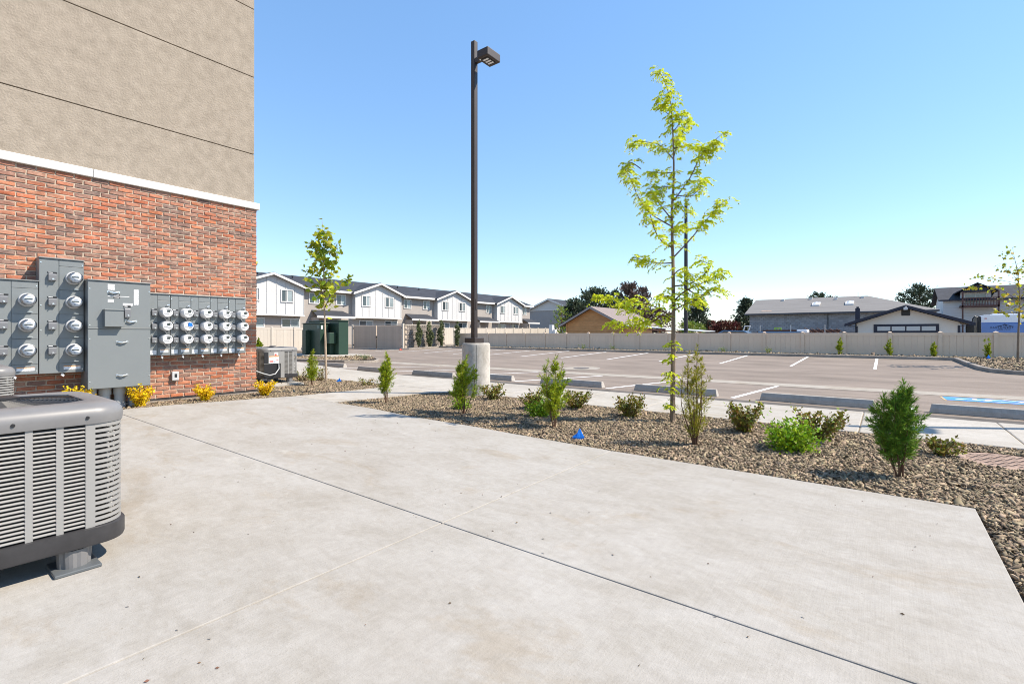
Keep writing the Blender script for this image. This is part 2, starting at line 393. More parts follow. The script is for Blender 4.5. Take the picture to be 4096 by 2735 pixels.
# painted stall lines
for x in (-16.2, -13.45, -10.7, -7.95, -5.2, -2.43, .36, 3.2, 6.0):
    onlot('stall_line', PAINTW, [(x-.05, 10.4), (x+.05, 10.4), (x+.05, 15.55), (x-.05, 15.55)], .005)
for k in range(13):
    x = -.30 - 2.76*k
    onlot('stall_line', PAINTW, [(x-.05, 22.7), (x+.05, 22.7), (x+.05, 28.15), (x-.05, 28.15)], .005)
# disabled parking panel
onlot('painted_border', PAINTY, [(1.02, 13.95), (2.62, 13.95), (2.62, 15.25), (1.02, 15.25)], .004)
onlot('painted_panel', PAINTB, [(1.06, 14.0), (2.58, 14.0), (2.58, 15.2), (1.06, 15.2)], .008)
def isa(cx, cy, s):
    """wheelchair symbol, lying so that its head points to -X"""
    def P(u, v): return (cx - v*s, cy + u*s)
    polys = []
    circ = [P(-.10+.075*math.cos(a), .42+.075*math.sin(a)) for a in np.linspace(0, 2*math.pi, 14, endpoint=False)]; polys.append(circ)
    def bar(pts, wd):
        for (a, b) in zip(pts, pts[1:]):
            d = Vector((b[0]-a[0], b[1]-a[1])).normalized(); n = Vector((-d.y, d.x))*wd/2
            polys.append([P(a[0]+n.x, a[1]+n.y), P(a[0]-n.x, a[1]-n.y), P(b[0]-n.x, b[1]-n.y), P(b[0]+n.x, b[1]+n.y)])
    bar([(-.09, .36), (-.06, .0), (.18, .0), (.27, -.30), (.38, -.26)], .085); bar([(-.08, .19), (.17, .19)], .07)
    arc = [(-.02+.30*math.cos(a), -.16+.30*math.sin(a)) for a in np.linspace(R(120), R(345), 14)]; bar(arc, .07)
    b = MB()
    for k, p in enumerate(polys): b.add([(x, y, zl(y)+.012+.0006*k) for x, y in p], [tuple(range(len(p)))])
    b.build('wheelchair_symbol', PAINTW, LOT)
isa(1.78, 14.6, 1.12)

# ------------------------------------------------------------------ paving
def slabpoly(poly, z1, z0, m, parent, bevel=.006, name='slab'):
    b = MB(); b.prism([(x, y, z0) for x, y in poly], (0, 0, z1-z0)); return b.build(name, m, parent, bevel=bevel)
def ccw(p): 
    a = sum(p[i][0]*p[(i+1) % len(p)][1]-p[(i+1) % len(p)][0]*p[i][1] for i in range(len(p)))
    return p if a > 0 else p[::-1]
JG = .003
pat = MB(); pat.box(-8.8, .42, -6.8, 4.15, -.2, -.012); PATB = struct(pat.build('patio', mat('joint_dirt', (.20, .155, .10), .95, .45, 9)))
rt = lambda x: 4.28 + .35*max(0, (-x-5.0)/2.7)**1.5 if x > -7.7 else 4.63
upper = [(-8.97, 2.02+JG), (-2.08-JG, 2.02+JG), (-2.08-JG, 4.26), (-3.2, 4.31), (-4.0, 4.36), (-5.1, 4.37), (-6.1, 4.48), (-7.2, 4.5), (-8.42, 4.5), (-8.62, 3.9), (-8.9, 2.8)]
slabpoly(upper, 0, -.15, PATIO, PATB)
slabpoly([(-2.08+JG, 2.02+JG), (.46, 2.02+JG), (.46, 4.28), (-2.08+JG, 4.26)], 0, -.15, PATIO, PATB)
slabpoly([(-8.97, -7), (-2.08-JG, -7), (-2.08-JG, 2.02-JG), (-8.97, 2.02-JG)], 0, -.15, PATIO, PATB)
slabpoly([(-2.08+JG, -7), (.46, -7), (.46, 2.02-JG), (-2.08+JG, 2.02-JG)], 0, -.15, PATIO, PATB)
sw = MB(); sw.box(-40, 30, 6.86, 8.5, -.2, -.008); WALKB = struct(sw.build('sidewalk', MATS['joint_dirt']))
# connecting path
slabpoly([(-8.43, 4.5+JG*2), (-7.2, 4.5+JG*2), (-7.12, 4.9), (-6.99, 5.3), (-6.97, 6.0), (-6.86, 6.3), (-6.6, 6.78-JG), (-8.6, 6.78-JG), (-8.36, 6.4), (-8.36, 5.6)], 0, -.15, WALK, WALKB, name='path_slab')
xs = [-24, -20, -16.2, -13.5, -11.0, -8.5, -5.57, -4.24, -2.91, -1.57, -.24, 1.12, 2.45, 3.8, 6.5, 9.2, 12, 15]
far = lambda x: 8.6 if x > -11 else 8.6 + .9*((-x-11)/5.2)**1.3
for a, b_ in zip(xs, xs[1:]):
    slabpoly([(a+JG, 6.8), (b_-JG, 6.8), (b_-JG, far(b_)), (a+JG, far(a))], 0, -.4, WALK, WALKB, bevel=.015)

# curb builder along a polyline (left side of travel is the bed)
def curb(name, pts, h=.13, wd=.15, top=None, lot_side=1):
    b = MB(); P = [Vector((x, y)) for x, y in pts]; n = len(P); inner = []; outer = []
    for i in range(n):
        d = (P[min(i+1, n-1)]-P[max(i-1, 0)]).normalized(); nn = Vector((-d.y, d.x))*lot_side
        outer.append(P[i]); inner.append(P[i]+nn*wd)
    for i in range(n):
        z = zl(outer[i].y); zt = z+h if top is None else top
        b.v += [(outer[i].x, outer[i].y, z-.1), (outer[i].x, outer[i].y, zt-.02), (outer[i].x+(inner[i].x-outer[i].x)*.15, outer[i].y+(inner[i].y-outer[i].y)*.15, zt), (inner[i].x, inner[i].y, zt), (inner[i].x, inner[i].y, z-.1)]
    for i in range(n-1):
        for j in range(4): b.f.append((5*i+j, 5*(i+1)+j, 5*(i+1)+j+1, 5*i+j+1))
    b.f.append((0, 1, 2, 3, 4)); b.f.append(tuple(5*(n-1)+k for k in (4, 3, 2, 1, 0)))
    return struct(b.build(name, CURB))
def arc(cx, cy, r, a0, a1, n=7): return [(cx+r*math.cos(R(a)), cy+r*math.sin(R(a))) for a in np.linspace(a0, a1, n)]
curb('curb', [(-29.6, 28.3)] + [(x, 28.3) for x in (-20, -10, 0)] + [(2.0, 28.3), (2.35, 28.1), (2.5, 25.4), (2.62, 23.9), (2.85, 23.0), (3.3, 22.5), (4.0, 22.3), (12, 22.2), (40, 22.2)])
curb('curb', [(-30.1, 24.8), (-29.7, 25.2), (-29.55, 26), (-29.5, 27), (-29.5, 28.3)], lot_side=1)
curb('curb', [(-44, 12.4), (-24, 12.4), (-22.2, 12.9), (-20.9, 13.7), (-20.6, 14.6), (-20.9, 15.6), (-22, 16.6), (-27, 18.6), (-34, 19.2)], lot_side=1)

# ------------------------------------------------------------------ planting beds and gravel
def bedpoly(name, poly, z):
    b = MB(); b.add([(x, y, z) for x, y in poly], [tuple(range(len(poly)))]); return struct(b.build(name, GRAVELBED))
BED1 = [(-7.0, 4.2), (-2.08, 4.1), (.3, 4.1), (.3, -6), (9, -6), (9, 6.9), (-7.1, 6.9)]
bedpoly('planting_bed', ccw(BED1), -.030)
bedpoly('planting_bed', ccw([(-9.57, -6), (-8.7, -6), (-8.7, 3), (-8.2, 4.5), (-8.2, 6.9), (-24, 6.9), (-24, 4.3), (-9.57, 4.3)]), -.032)
bedpoly('planting_bed', ccw([(-29.6, 28.4), (40, 28.4), (40, 30.2), (-29.6, 30.2)]), .055)
cb = MB(); cb.add([(x, y, zl(y)+.085) for x, y in ccw([(2.5, 28.4), (2.62, 25.4), (2.75, 24), (3.0, 23.1), (3.4, 22.62), (4.0, 22.42), (40, 22.35), (40, 28.4)])], [tuple(range(8))]); struct(cb.build('planting_bed', GRAVELBED))
bedpoly('planting_bed', ccw([(-44, 12.5), (-24, 12.5), (-22.2, 13), (-21, 13.8), (-20.8, 14.6), (-21.1, 15.6), (-22.2, 16.5), (-27, 18.4), (-34, 19), (-44, 19)]), -.19)

def inside(P, poly):
    x, y = P[:, 0], P[:, 1]; r = np.zeros(len(P), bool); n = len(poly)
    for i in range(n):
        (x0, y0), (x1, y1) = poly[i], poly[(i+1) % n]
        c = ((y0 > y) != (y1 > y)) & (x < (x1-x0)*(y-y0)/((y1-y0) if y1 != y0 else 1e-9)+x0); r ^= c
    return r
def gravel(name, label, polys, excl, z, dens, size, parent=None, near=True):
    V = []; F = []
    for poly in polys:
        a = np.array(poly); lo, hi = a.min(0), a.max(0); n = int((hi-lo).prod()*dens)
        P = RNG.uniform(lo, hi, (n, 2)); P = P[inside(P, poly)]
        for (ex, ey, er) in excl: P = P[np.hypot(P[:, 0]-ex, P[:, 1]-ey) > er]
        V.append(P)
    P = np.concatenate(V); n = len(P)
    s = size*np.exp(RNG.normal(0, .32, n))
    dim = np.stack([s*RNG.uniform(.9, 2.0, n), s*RNG.uniform(.5, 1.0, n), s*RNG.uniform(.22, .55, n)], 1)/2
    corner = np.array([[-1,-1,-1],[1,-1,-1],[1,1,-1],[-1,1,-1],[-1,-1,1],[1,-1,1],[1,1,1],[-1,1,1]], float)
    v = corner[None]*(1+RNG.uniform(-.62, .25, (n, 8, 3)))*dim[:, None]
    ang = RNG.uniform(0, 2*math.pi, n); t1 = RNG.normal(0, .5, n); t2 = RNG.normal(0, .5, n)
    def rot(v, a, i, j):
        c, s_ = np.cos(a)[:, None], np.sin(a)[:, None]; w_ = v.copy()
        w_[..., i] = v[..., i]*c - v[..., j]*s_; w_[..., j] = v[..., i]*s_+v[..., j]*c; return w_
    v = rot(v, t1, 0, 2); v = rot(v, t2, 1, 2); v = rot(v, ang, 0, 1)
    v[..., 0] += P[:, 0, None]; v[..., 1] += P[:, 1, None]; v[..., 2] += ((np.array([z(q) for q in P[:, 1]]) if callable(z) else z) + RNG.uniform(-.004, .018, n))[:, None]
    q = np.array([[0,3,2,1],[4,5,6,7],[0,1,5,4],[1,2,6,5],[2,3,7,6],[3,0,4,7]])
    F = (q[None] + (np.arange(n)*8)[:, None, None]).reshape(-1, 4)
    o = npmesh(name, v.reshape(-1, 3), F, STONE)
    return tag(o, label, 'gravel', kind='stuff')
DRAIN = (.86, 6.1); LP = (-6.08, 6.78)
B1 = [(-7.12, 4.52), (-6.1, 4.5), (-5.1, 4.39), (-3.2, 4.33), (-2.0, 4.28), (.48, 4.3), (.48, 1.6), (2.6, 3.2), (2.6, 6.79), (-6.55, 6.79), (-6.85, 6.3), (-6.95, 5.6)]
gravel('gravel', 'tan crushed gravel filling the long bed between patio and sidewalk', [B1], [(*DRAIN, .34), (*LP, .3)], -.024, 5600, .0195)
B2 = [(-9.56, .2), (-8.99, .2), (-8.99, 2.1), (-8.92, 2.8), (-8.64, 3.9), (-8.44, 4.5), (-8.37, 5.6), (-8.37, 6.4), (-8.6, 6.79), (-14, 6.79), (-14, 4.4), (-9.56, 4.4)]
gravel('gravel', 'tan crushed gravel along the brick wall and round the corner', [B2], [], -.026, 3300, .0235)
B3 = [(2.55, 28.0), (2.7, 25.4), (2.8, 24), (3.1, 23.1), (4.0, 22.6), (8, 22.5), (8, 29.5), (2.55, 29.5)]
gravel('gravel', 'gravel in the raised corner bed at the right end of the lot', [B3, [(-29.3, 28.5), (2.55, 28.5), (2.55, 29.6), (-29.3, 29.6)]], [], lambda q: zl(q)+.09, 170, .07)
gravel('gravel', 'gravel on the curbed island before the green transformers', [[(-26, 13), (-22.2, 13.1), (-21.1, 13.8), (-20.9, 14.6), (-21.2, 15.5), (-22.2, 16.3), (-26, 17.8)]], [], -.185, 160, .08)

# bits of dry leaf and grit on the patio
n = 190; P = np.stack([RNG.uniform(-8, .3, n), RNG.uniform(.3, 4.2, n)], 1); P = P[inside(P, [(-8.5, 4.3), (-3, .2), (.3, .9), (.3, 4.2)])]; n = len(P)
s = RNG.uniform(.003, .010, n); a = RNG.uniform(0, 6.28, n)
v = np.zeros((n, 4, 3))
for k, (dx, dy, dz) in enumerate([(-1, 0, .15), (0, -.45, .5), (1, 0, .2), (0, .45, .0)]):
    v[:, k, 0] = P[:, 0]+s*(dx*np.cos(a)-dy*np.sin(a)); v[:, k, 1] = P[:, 1]+s*(dx*np.sin(a)+dy*np.cos(a)); v[:, k, 2] = .002+s*dz
tag(npmesh('leaf_litter', v.reshape(-1, 3), np.arange(n*4).reshape(-1, 4), DEADL), 'tiny dry leaf bits scattered over the concrete patio', 'leaf litter', kind='stuff')

# ------------------------------------------------------------------ brick and stucco building
WX = -9.57
BLD = thing('brick_building', 'building corner with red brick base, white stone band and beige stucco above', 'building', (WX, 4.36, -.07))
mw = MB(); mw.box(-24, WX+.001, -9, 4.352, .035, 3.5); WALLM = mw.build('brick_wall', MORTAR, BLD)
def brick_variant(k, L):
    """rough tumbled brick: bevelled front, uneven edges; local origin at its centre on the wall face"""
    rn = random.Random(k); h = .0525; b = MB(); nx, nz = 4, 2
    ring = []
    for (s, x) in ((1.0, -.02), (1.0, .005), (.90, .011)):
        row = []
        pts = [(-L/2 + L*i/nx, -h/2) for i in range(nx)] + [(L/2, -h/2 + h*j/nz) for j in range(nz)] + [(L/2-L*i/nx, h/2) for i in range(nx)] + [(-L/2, h/2-h*j/nz) for j in range(nz)]
        for i, (y, z) in enumerate(pts):
            f = 1 if s == 1 else 0
            yy = y - math.copysign(.006*(1-f), y) if abs(y) > 1e-6 else y
            zz = z*(1 if f else .84)
            row.append((x + (rn.uniform(-.0035, .003) if not f else 0), yy + rn.uniform(-.0035, .0035), zz + rn.uniform(-.003, .003)))
        ring.append(row)
    m = len(ring[0]); b.v = [p for r_ in ring for p in r_]
    for i in range(2):
        for j in range(m): b.f.append((i*m+j, i*m+(j+1) % m, (i+1)*m+(j+1) % m, (i+1)*m+j))
    b.f.append(tuple(2*m+j for j in range(m)))
    return b
VAR = [brick_variant(k, .188) for k in range(10)]; HALF = [brick_variant(50+k, .087) for k in range(4)]
VARM = [b.mesh('brick', BRICK) for b in VAR]; HALFM = [b.mesh('brick', BRICK) for b in HALF]
CABS = [(-1, 1.31, .56, 1.85), (1.31, 1.78, .56, 2.19), (1.79, 2.55, .31, 1.91), (2.56, 4.07, .76, 1.79)]
allb = []
rows = 51; CH = .0677
for r_ in range(rows):
    z = .045 + CH*(r_+.5); top = (r_ == rows-1)
    y = 4.36
    if r_ % 2: allb.append((y-.046, z, 1)); y -= .1
    while y > -1.6:
        allb.append((y-.097, z, 0)); y -= .2035
def hidden(y, z): return any(a-.02 < y < b-.02 and c < z < d for a, b, c, d in CABS)
vis = sorted([b for b in allb if b[0] > .93 and not hidden(b[0], b[1])], key=lambda b: b[0])
big = set(vis[:300]); rest = MB(); rn = random.Random(3)
for (y, z, hf) in allb:
    k = rn.randrange(10); dx = rn.uniform(-.003, .004); rot = rn.gauss(0, .012)
    if (y, z, hf) in big:
        inst('brick', HALFM[k % 4] if hf else VARM[k], (dx, y-4.36, z+.07), WALLM, rot=(rot, rn.gauss(0, .01), rn.gauss(0, .012)))
    else:
        src = HALF[k % 4] if hf else VAR[k]
        c, s_ = math.cos(rot), math.sin(rot); fl = rn.choice((-1, 1))
        vv = [(WX+dx+p[0], y+(p[1]*c-p[2]*s_)*fl, z+p[1]*s_+p[2]*c) for p in src.v]
        rest.add(vv, src.f if fl == 1 else [f[::-1] for f in src.f])
tag(rest.build('bricks', BRICK, WALLM), kind='stuff')
fl = MB(); fl.box(-24, WX+.012, -9, 4.37, -.2, .03); fl.build('foundation', CURB, BLD)
fl = MB(); fl.box(WX-.02, WX+.022, -6, 4.385, .031, .045); fl.build('base_flashing', FLASH, BLD)
# stone band
for a, b_ in ((-6.2, -2.9), (-2.9, -.5), (-.5, 1.93), (1.93, 4.405)):
    t = MB(); t.box(WX-.1, WX+.05, a+.003, b_-.003, 3.497, 3.622); t.build('stone_band', STONEW, BLD, bevel=.008)
st = MB(); st.box(-24, WX-.055, -9, 4.30, 3.4, 9.3); st.build('groove_backing', mat('groove_dark', (.21, .18, .15), .9), BLD)
for a, b_ in ((3.61, 4.553), (4.567, 6.032), (6.046, 7.337), (7.351, 9.3)):
    t = MB(); t.box(-24.01, WX-.03, -9.01, 4.335, a, b_); t.build('stucco_panel', STUCCO, BLD, bevel=.006)
t = MB(); t.box(-24.1, WX+.03, -9.1, 4.42, 9.3, 9.45); t.build('parapet_cap', TRIMW, BLD)

# ------------------------------------------------------------------ electrical equipment on the wall
def small_box(parent, name, m, x0, x1, y0, y1, z0, z1, bevel=0):
    b = MB(); b.box(x0, x1, y0, y1, z0, z1); return b.build(name, m, parent, bevel=bevel)
def meter_glass(parent, y, z, xf):
    r = .078
    b = MB(); b.lathe([(r+.014, xf-.004), (r+.014, xf+.035), (r+.008, xf+.045), (r+.002, xf+.046)], (0, y, z), 'x', 28); ring = b.build('meter', METERG, parent, smooth=True)
    b = MB(); b.lathe([(r-.004, xf+.04), (r-.006, xf+.145), (r-.012, xf+.148)], (0, y, z), 'x', 26); face = b.build('dial_plate', mat('dial_white', (.78, .78, .78), .4), ring)
    small_box(ring, 'display', DARKGLASS, xf+.1485, xf+.151, y-.045, y+.035, z-.002, z+.014)
    small_box(ring, 'plate_marking', mat('pale_blue_grey', (.40, .44, .50), .5), xf+.1485, xf+.150, y-.02, y+.02, z+.028, z+.036)
    small_box(ring, 'plate_marking', MATS['pale_blue_grey'], xf+.1485, xf+.150, y-.022, y-.004, z-.045, z-.024)
    b = MB(); b.lathe([(r, xf+.046), (r, xf+.165), (r-.006, xf+.183), (r-.02, xf+.193), (0.002, xf+.197)], (0, y, z), 'x', 28, close=False); b.build('glass_cover', MGLASS, ring, smooth=True)
    return ring
def meter_round(parent, y, z, xf, tagblue=False):
    r = .082
    b = MB(); b.lathe([(r, xf-.004), (r, xf+.05), (r-.006, xf+.058)], (0, y, z), 'x', 28); ring = b.build('meter', METERG, parent, smooth=True)
    b = MB(); b.lathe([(r-.004, xf+.05), (r-.007, xf+.148), (r-.013, xf+.156), (r-.02, xf+.157), (r-.022, xf+.150), (.002, xf+.150)], (0, y, z), 'x', 28, close=False); b.build('cover', WHITEP, ring, smooth=True)
    small_box(ring, 'display', DARKGLASS, xf+.145, xf+.156, y-.006, y+.036, z+.008, z+.042)
    small_box(ring, 'face_ridge', METERG, xf+.14, xf+.158, y-.062, y+.012, z-.016, z-.006)
    small_box(ring, 'face_ridge', METERG, xf+.14, xf+.158, y+.012, y+.052, z-.028, z-.02)
    if tagblue:
        q = MB(); q.box(xf+.158, xf+.162, y-.005, y+.052, z-.002, z+.055); tag(q.build('blue_tag', BLUE, ring), 'bright blue tag stuck on a meter')
    return ring
def breaker(parent, y, z, xf, w_=.085, h=.095):
    b = MB(); x0, x1 = xf-.002, xf+.052
    b.prism([(x0, y-w_/2, z-h/2), (x1, y-w_/2, z-h/2), (x1, y-w_/2, z+h*.36), (x1-.012, y-w_/2, z+h/2), (x0, y-w_/2, z+h/2)], (0, w_, 0)); bo = b.build('breaker', BREAKER, parent, bevel=.004)
    small_box(bo, 'label_strip', BLACK, xf+.001, xf+.004, y-w_*.55, y+w_*.62, z+h*.58, z+h*.80)
    small_box(bo, 'label_print', INK, xf+.004, xf+.0052, y-w_*.42, y+w_*.1, z+h*.655, z+h*.735)
    b = MB(); b.lathe([(.012, x1-.001), (.012, x1+.006)], (0, y+.005, z-h*.3), 'x', 10); b.build('lock', CHROME, bo)
    b = MB(); b.tube([(x1, y+.005, z-h*.3), (x1+.012, y-.005, z-h*.48), (x1+.004, y-.012, z-h*.62)], .006, 6); b.build('padlock_tab', BREAKER, bo)
    return bo
def screw(parent, y, z, xf):
    b = MB(); b.lathe([(.009, xf-.001), (.008, xf+.004)], (0, y, z), 'x', 8); b.build('screw', CHROME, parent)
def cabinet(name, label, y0, y1, z0, z1, xf, group=None, m=GREYMET, lip=True):
    c = thing(name, label, 'meter cabinet', (WX+.014, (y0+y1)/2, z0), group)
    small_box(c, 'cabinet_body', m, WX+.014, xf-.008, y0+.002, y1-.002, z0, z1, .004)
    if lip: small_box(c, 'top_cap', m, WX+.014, xf+.018, y0-.002, y1+.002, z1, z1+.016, .003)
    return c
XA = WX+.25
def left_bank(name, label, y0, ys_, y1, z0, z1, mz, lines):
    c = cabinet(name, label, y0, y1, z0, z1, XA, 'glass meter cabinets')
    small_box(c, 'cover_panel', GREYMET, XA-.008, XA, y0+.004, ys_-.003, z0+.004, z1-.004, .002)
    for a, b_ in zip(lines, lines[1:]): small_box(c, 'cover_panel', GREYMET, XA-.008, XA+.001, ys_+.003, y1-.004, min(a, b_)+.003, max(a, b_)-.003, .002)
    for z in mz:
        meter_glass(c, (ys_+y1)/2+.02, z, XA); breaker(c, (y0+ys_)/2+.03, z-.005, XA)
        small_box(c, 'latch_tab', CHROME, XA, XA+.03, (ys_+y1)/2+.02, (ys_+y1)/2+.07, z-.165, z-.158)
    for z in (z1-.06, (z0+z1)/2+.15, (z0+z1)/2-.2): screw(c, y0+.02, z, XA)
    screw(c, y1-.02, z1-.06, XA); screw(c, y1-.02, z0+.05, XA)
    b = small_box(c, 'warning_sticker', STICK, XA+.001, XA+.003, ys_+.05, y1-.04, z0+.05, z0+.10); small_box(b, 'sticker_band', STICKO, XA+.003, XA+.0038, ys_+.05, y1-.04, z0+.092, z0+.10)
    b = MB(); b.prism([(XA-.03, (y0+y1)/2, z0+.01), (XA-.02, (y0+y1)/2+.03, z0-.03), (XA-.02, (y0+y1)/2+.02, z0-.055), (XA-.03, (y0+y1)/2-.01, z0-.03)], (.006, 0, 0)); b.build('seal_tag', WHITEP, c)
    return c
left_bank('meter_cabinet', 'tall grey cabinet with a column of four glass electric meters', 1.305, 1.512, 1.785, .56, 2.18, (1.924, 1.576, 1.236, .887), (2.176, 2.085, 1.745, 1.40, 1.055, .70, .564))
left_bank('meter_cabinet', 'shorter grey cabinet with three glass electric meters at the left picture edge', .82, 1.036, 1.302, .56, 1.845, (1.585, 1.24, .892), (1.841, 1.745, 1.395, 1.05, .70, .564))
XB = WX+.42
mc = cabinet('switch_cabinet', 'large grey main switch cabinet with pull handles between the meter banks', 1.79, 2.553, .31, 1.90, XB)
mc['category'] = 'switch cabinet'
small_box(mc, 'door', GREYMET, XB-.008, XB, 1.796, 2.547, 1.215, 1.894, .003)
small_box(mc, 'door', GREYMET, XB-.008, XB, 1.796, 2.547, .316, 1.190, .003)
small_box(mc, 'divider_strip', GREYMET, XB-.008, XB+.008, 1.792, 2.551, 1.193, 1.212, .003)
small_box(mc, 'hinged_box', GREYMET, XB+.001, XB+.10, 1.966, 2.188, 1.226, 1.47, .004)
small_box(mc, 'hinge_cap', GREYMET, XB+.001, XB+.112, 1.962, 2.192, 1.47, 1.484, .002)
breaker(mc, 2.25, 1.44, XB, .075, .14)
for (y, z) in ((2.09, 1.745), (2.30, 1.315), (2.19, 1.00), (2.19, .50)):
    b = MB(); pts = [(XB-.001, y-.065, z), (XB+.022, y-.045, z-.004), (XB+.03, y, z-.012), (XB+.022, y+.045, z-.004), (XB-.001, y+.065, z)]
    b.tube(pts, [.009, .012, .013, .012, .009], 8); h = b.build('pull_handle', CHROME, mc, smooth=True)
    for s_ in (-1, 1): small_box(h, 'handle_plate', CHROME, XB, XB+.004, y+s_*.062-.014, y+s_*.062+.014, z-.015, z+.015)
for (y0, y1, z0, z1) in ((2.02, 2.10, 1.775, 1.86), (2.335, 2.395, 1.565, 1.80), (2.02, 2.09, 1.59, 1.635), (2.20, 2.32, 1.545, 1.585)):
    small_box(mc, 'paper_sticker', STICK, XB+.001, XB+.003, y0, y1, z0, z1)
for z in (1.69, 1.655):
    b = small_box(mc, 'label_strip', BLACK, XB+.0012, XB+.004, 2.09, 2.165, z, z+.022); small_box(b, 'label_print', INK, XB+.004, XB+.0048, 2.097, 2.155, z+.008, z+.014)
small_box(mc, 'label_strip', WHITEP, XB+.0010, XB+.0022, 2.02, 2.28, 1.678, 1.688)
for (y, z) in ((1.815, 1.78), (1.815, 1.25), (1.815, 1.05), (1.815, .42), (2.53, 1.78), (2.53, 1.25), (2.53, 1.05), (2.53, .47)): screw(mc, y, z, XB)
for k, (z0, z1) in enumerate(((1.10, 1.13),)): pass
XC = WX+.20
names5 = ['first', 'second', 'third', 'fourth', 'last']
rightlab = ['narrow grey cabinet of three white meters directly beside the main switch cabinet',
            'narrow grey three-meter cabinet whose middle meter carries a bright blue tag',
            'middle of the five narrow three-meter cabinets on the brick wall',
            'narrow grey three-meter cabinet second from the building corner',
            'narrow grey three-meter cabinet nearest the building corner']
for k in range(5):
    y0 = 2.59 + .2975*k; y1 = y0+.2955
    c = cabinet('meter_cabinet', rightlab[k], y0, y1, .765, 1.765, XC, 'narrow three-meter cabinets')
    ysp = y0+.118
    small_box(c, 'cover_panel', GREYMET, XC-.008, XC, y0+.003, ysp-.002, .769, 1.761, .002)
    for a, b_ in ((1.67, 1.762), (1.555, 1.667), (.90, 1.552), (.769, .897)): small_box(c, 'cover_panel', GREYDK if b_ == 1.552 else GREYMET, XC-.008, XC+.001, ysp+.002, y1-.003, a, b_-.003, .002)
    for j, z in enumerate((1.468, 1.25, 1.03)):
        meter_round(c, y0+.212, z, XC, tagblue=(k == 1 and j == 1)); breaker(c, y0+.064, z-.01, XC, .07, .085)
        b = MB(); b.tube([(XC+.03, y0+.20, z-.085), (XC+.05, y0+.215, z-.105), (XC+.02, y0+.235, z-.118)], .007, 6); b.build('seal_clip', CHROME, c)
    b = MB(); b.tube([(XC, y0+.23, 1.575), (XC+.035, y0+.24, 1.59), (XC+.02, y0+.275, 1.60)], .009, 6); b.build('seal_clip', CHROME, c)
    b = small_box(c, 'warning_sticker', STICK, XC+.001, XC+.003, ysp+.03, y1-.03, .815, .865); small_box(b, 'sticker_band', STICKO, XC+.003, XC+.0038, ysp+.03, y1-.03, .857, .865)
    small_box(c, 'warning_sticker', STICK, XC+.001, XC+.003, y0+.012, y0+.10, .79, .855)
    screw(c, y1-.015, 1.74, XC); screw(c, y0+.012, 1.70, XC)
    b = MB(); b.prism([(XC-.03, y0+.18, .775), (XC-.02, y0+.20, .735), (XC-.02, y0+.19, .71), (XC-.03, y0+.17, .735)], (.005, 0, 0)); b.build('seal_tag', WHITEP, c)
# conduits under the main cabinet
for k, y in enumerate((1.86, 2.035, 2.21, 2.39)):
    b = MB(); xx = WX+.20; cl = ['leftmost grey conduit under the main switch cabinet', 'second grey conduit from the left under the main switch cabinet', 'third grey conduit from the left under the main switch cabinet', 'rightmost grey conduit under the main switch cabinet'][k]
    b.lathe([(.066, -.09), (.066, .20)], (xx, y, 0), 'z', 20); b.lathe([(.078, .20), (.078, .307)], (xx, y, 0), 'z', 20)
    if k == 2: b.lathe([(.078, -.09), (.078, .06), (.07, .066)], (xx, y, 0), 'z', 20)
    tag(b.build('conduit', PVC, None, smooth=True), cl, 'conduit', 'conduits under the switch cabinet')
b = MB(); b.lathe([(.062, -.09), (.062, .1), (.05, .125), (.02, .138)], (WX+.36, 2.02, 0), 'z', 20)
tag(b.build('conduit_stub', PVC, None, smooth=True), 'short capped grey conduit stub rising from the gravel before the conduits', 'conduit')
# weatherproof outlet
ob = thing('wall_outlet', 'small grey weatherproof outlet box low on the brick wall', 'outlet', (WX+.01, 3.0, .36))
small_box(ob, 'box', LAMPG, WX+.005, WX+.06, 2.955, 3.045, .34, .48, .008); small_box(ob, 'cover', mat('outlet_cover', (.45, .45, .45), .4), WX+.06, WX+.075, 2.95, 3.05, .335, .485, .006)
small_box(ob, 'socket', BLACK, WX+.0755, WX+.078, 2.985, 3.02, .385, .445)

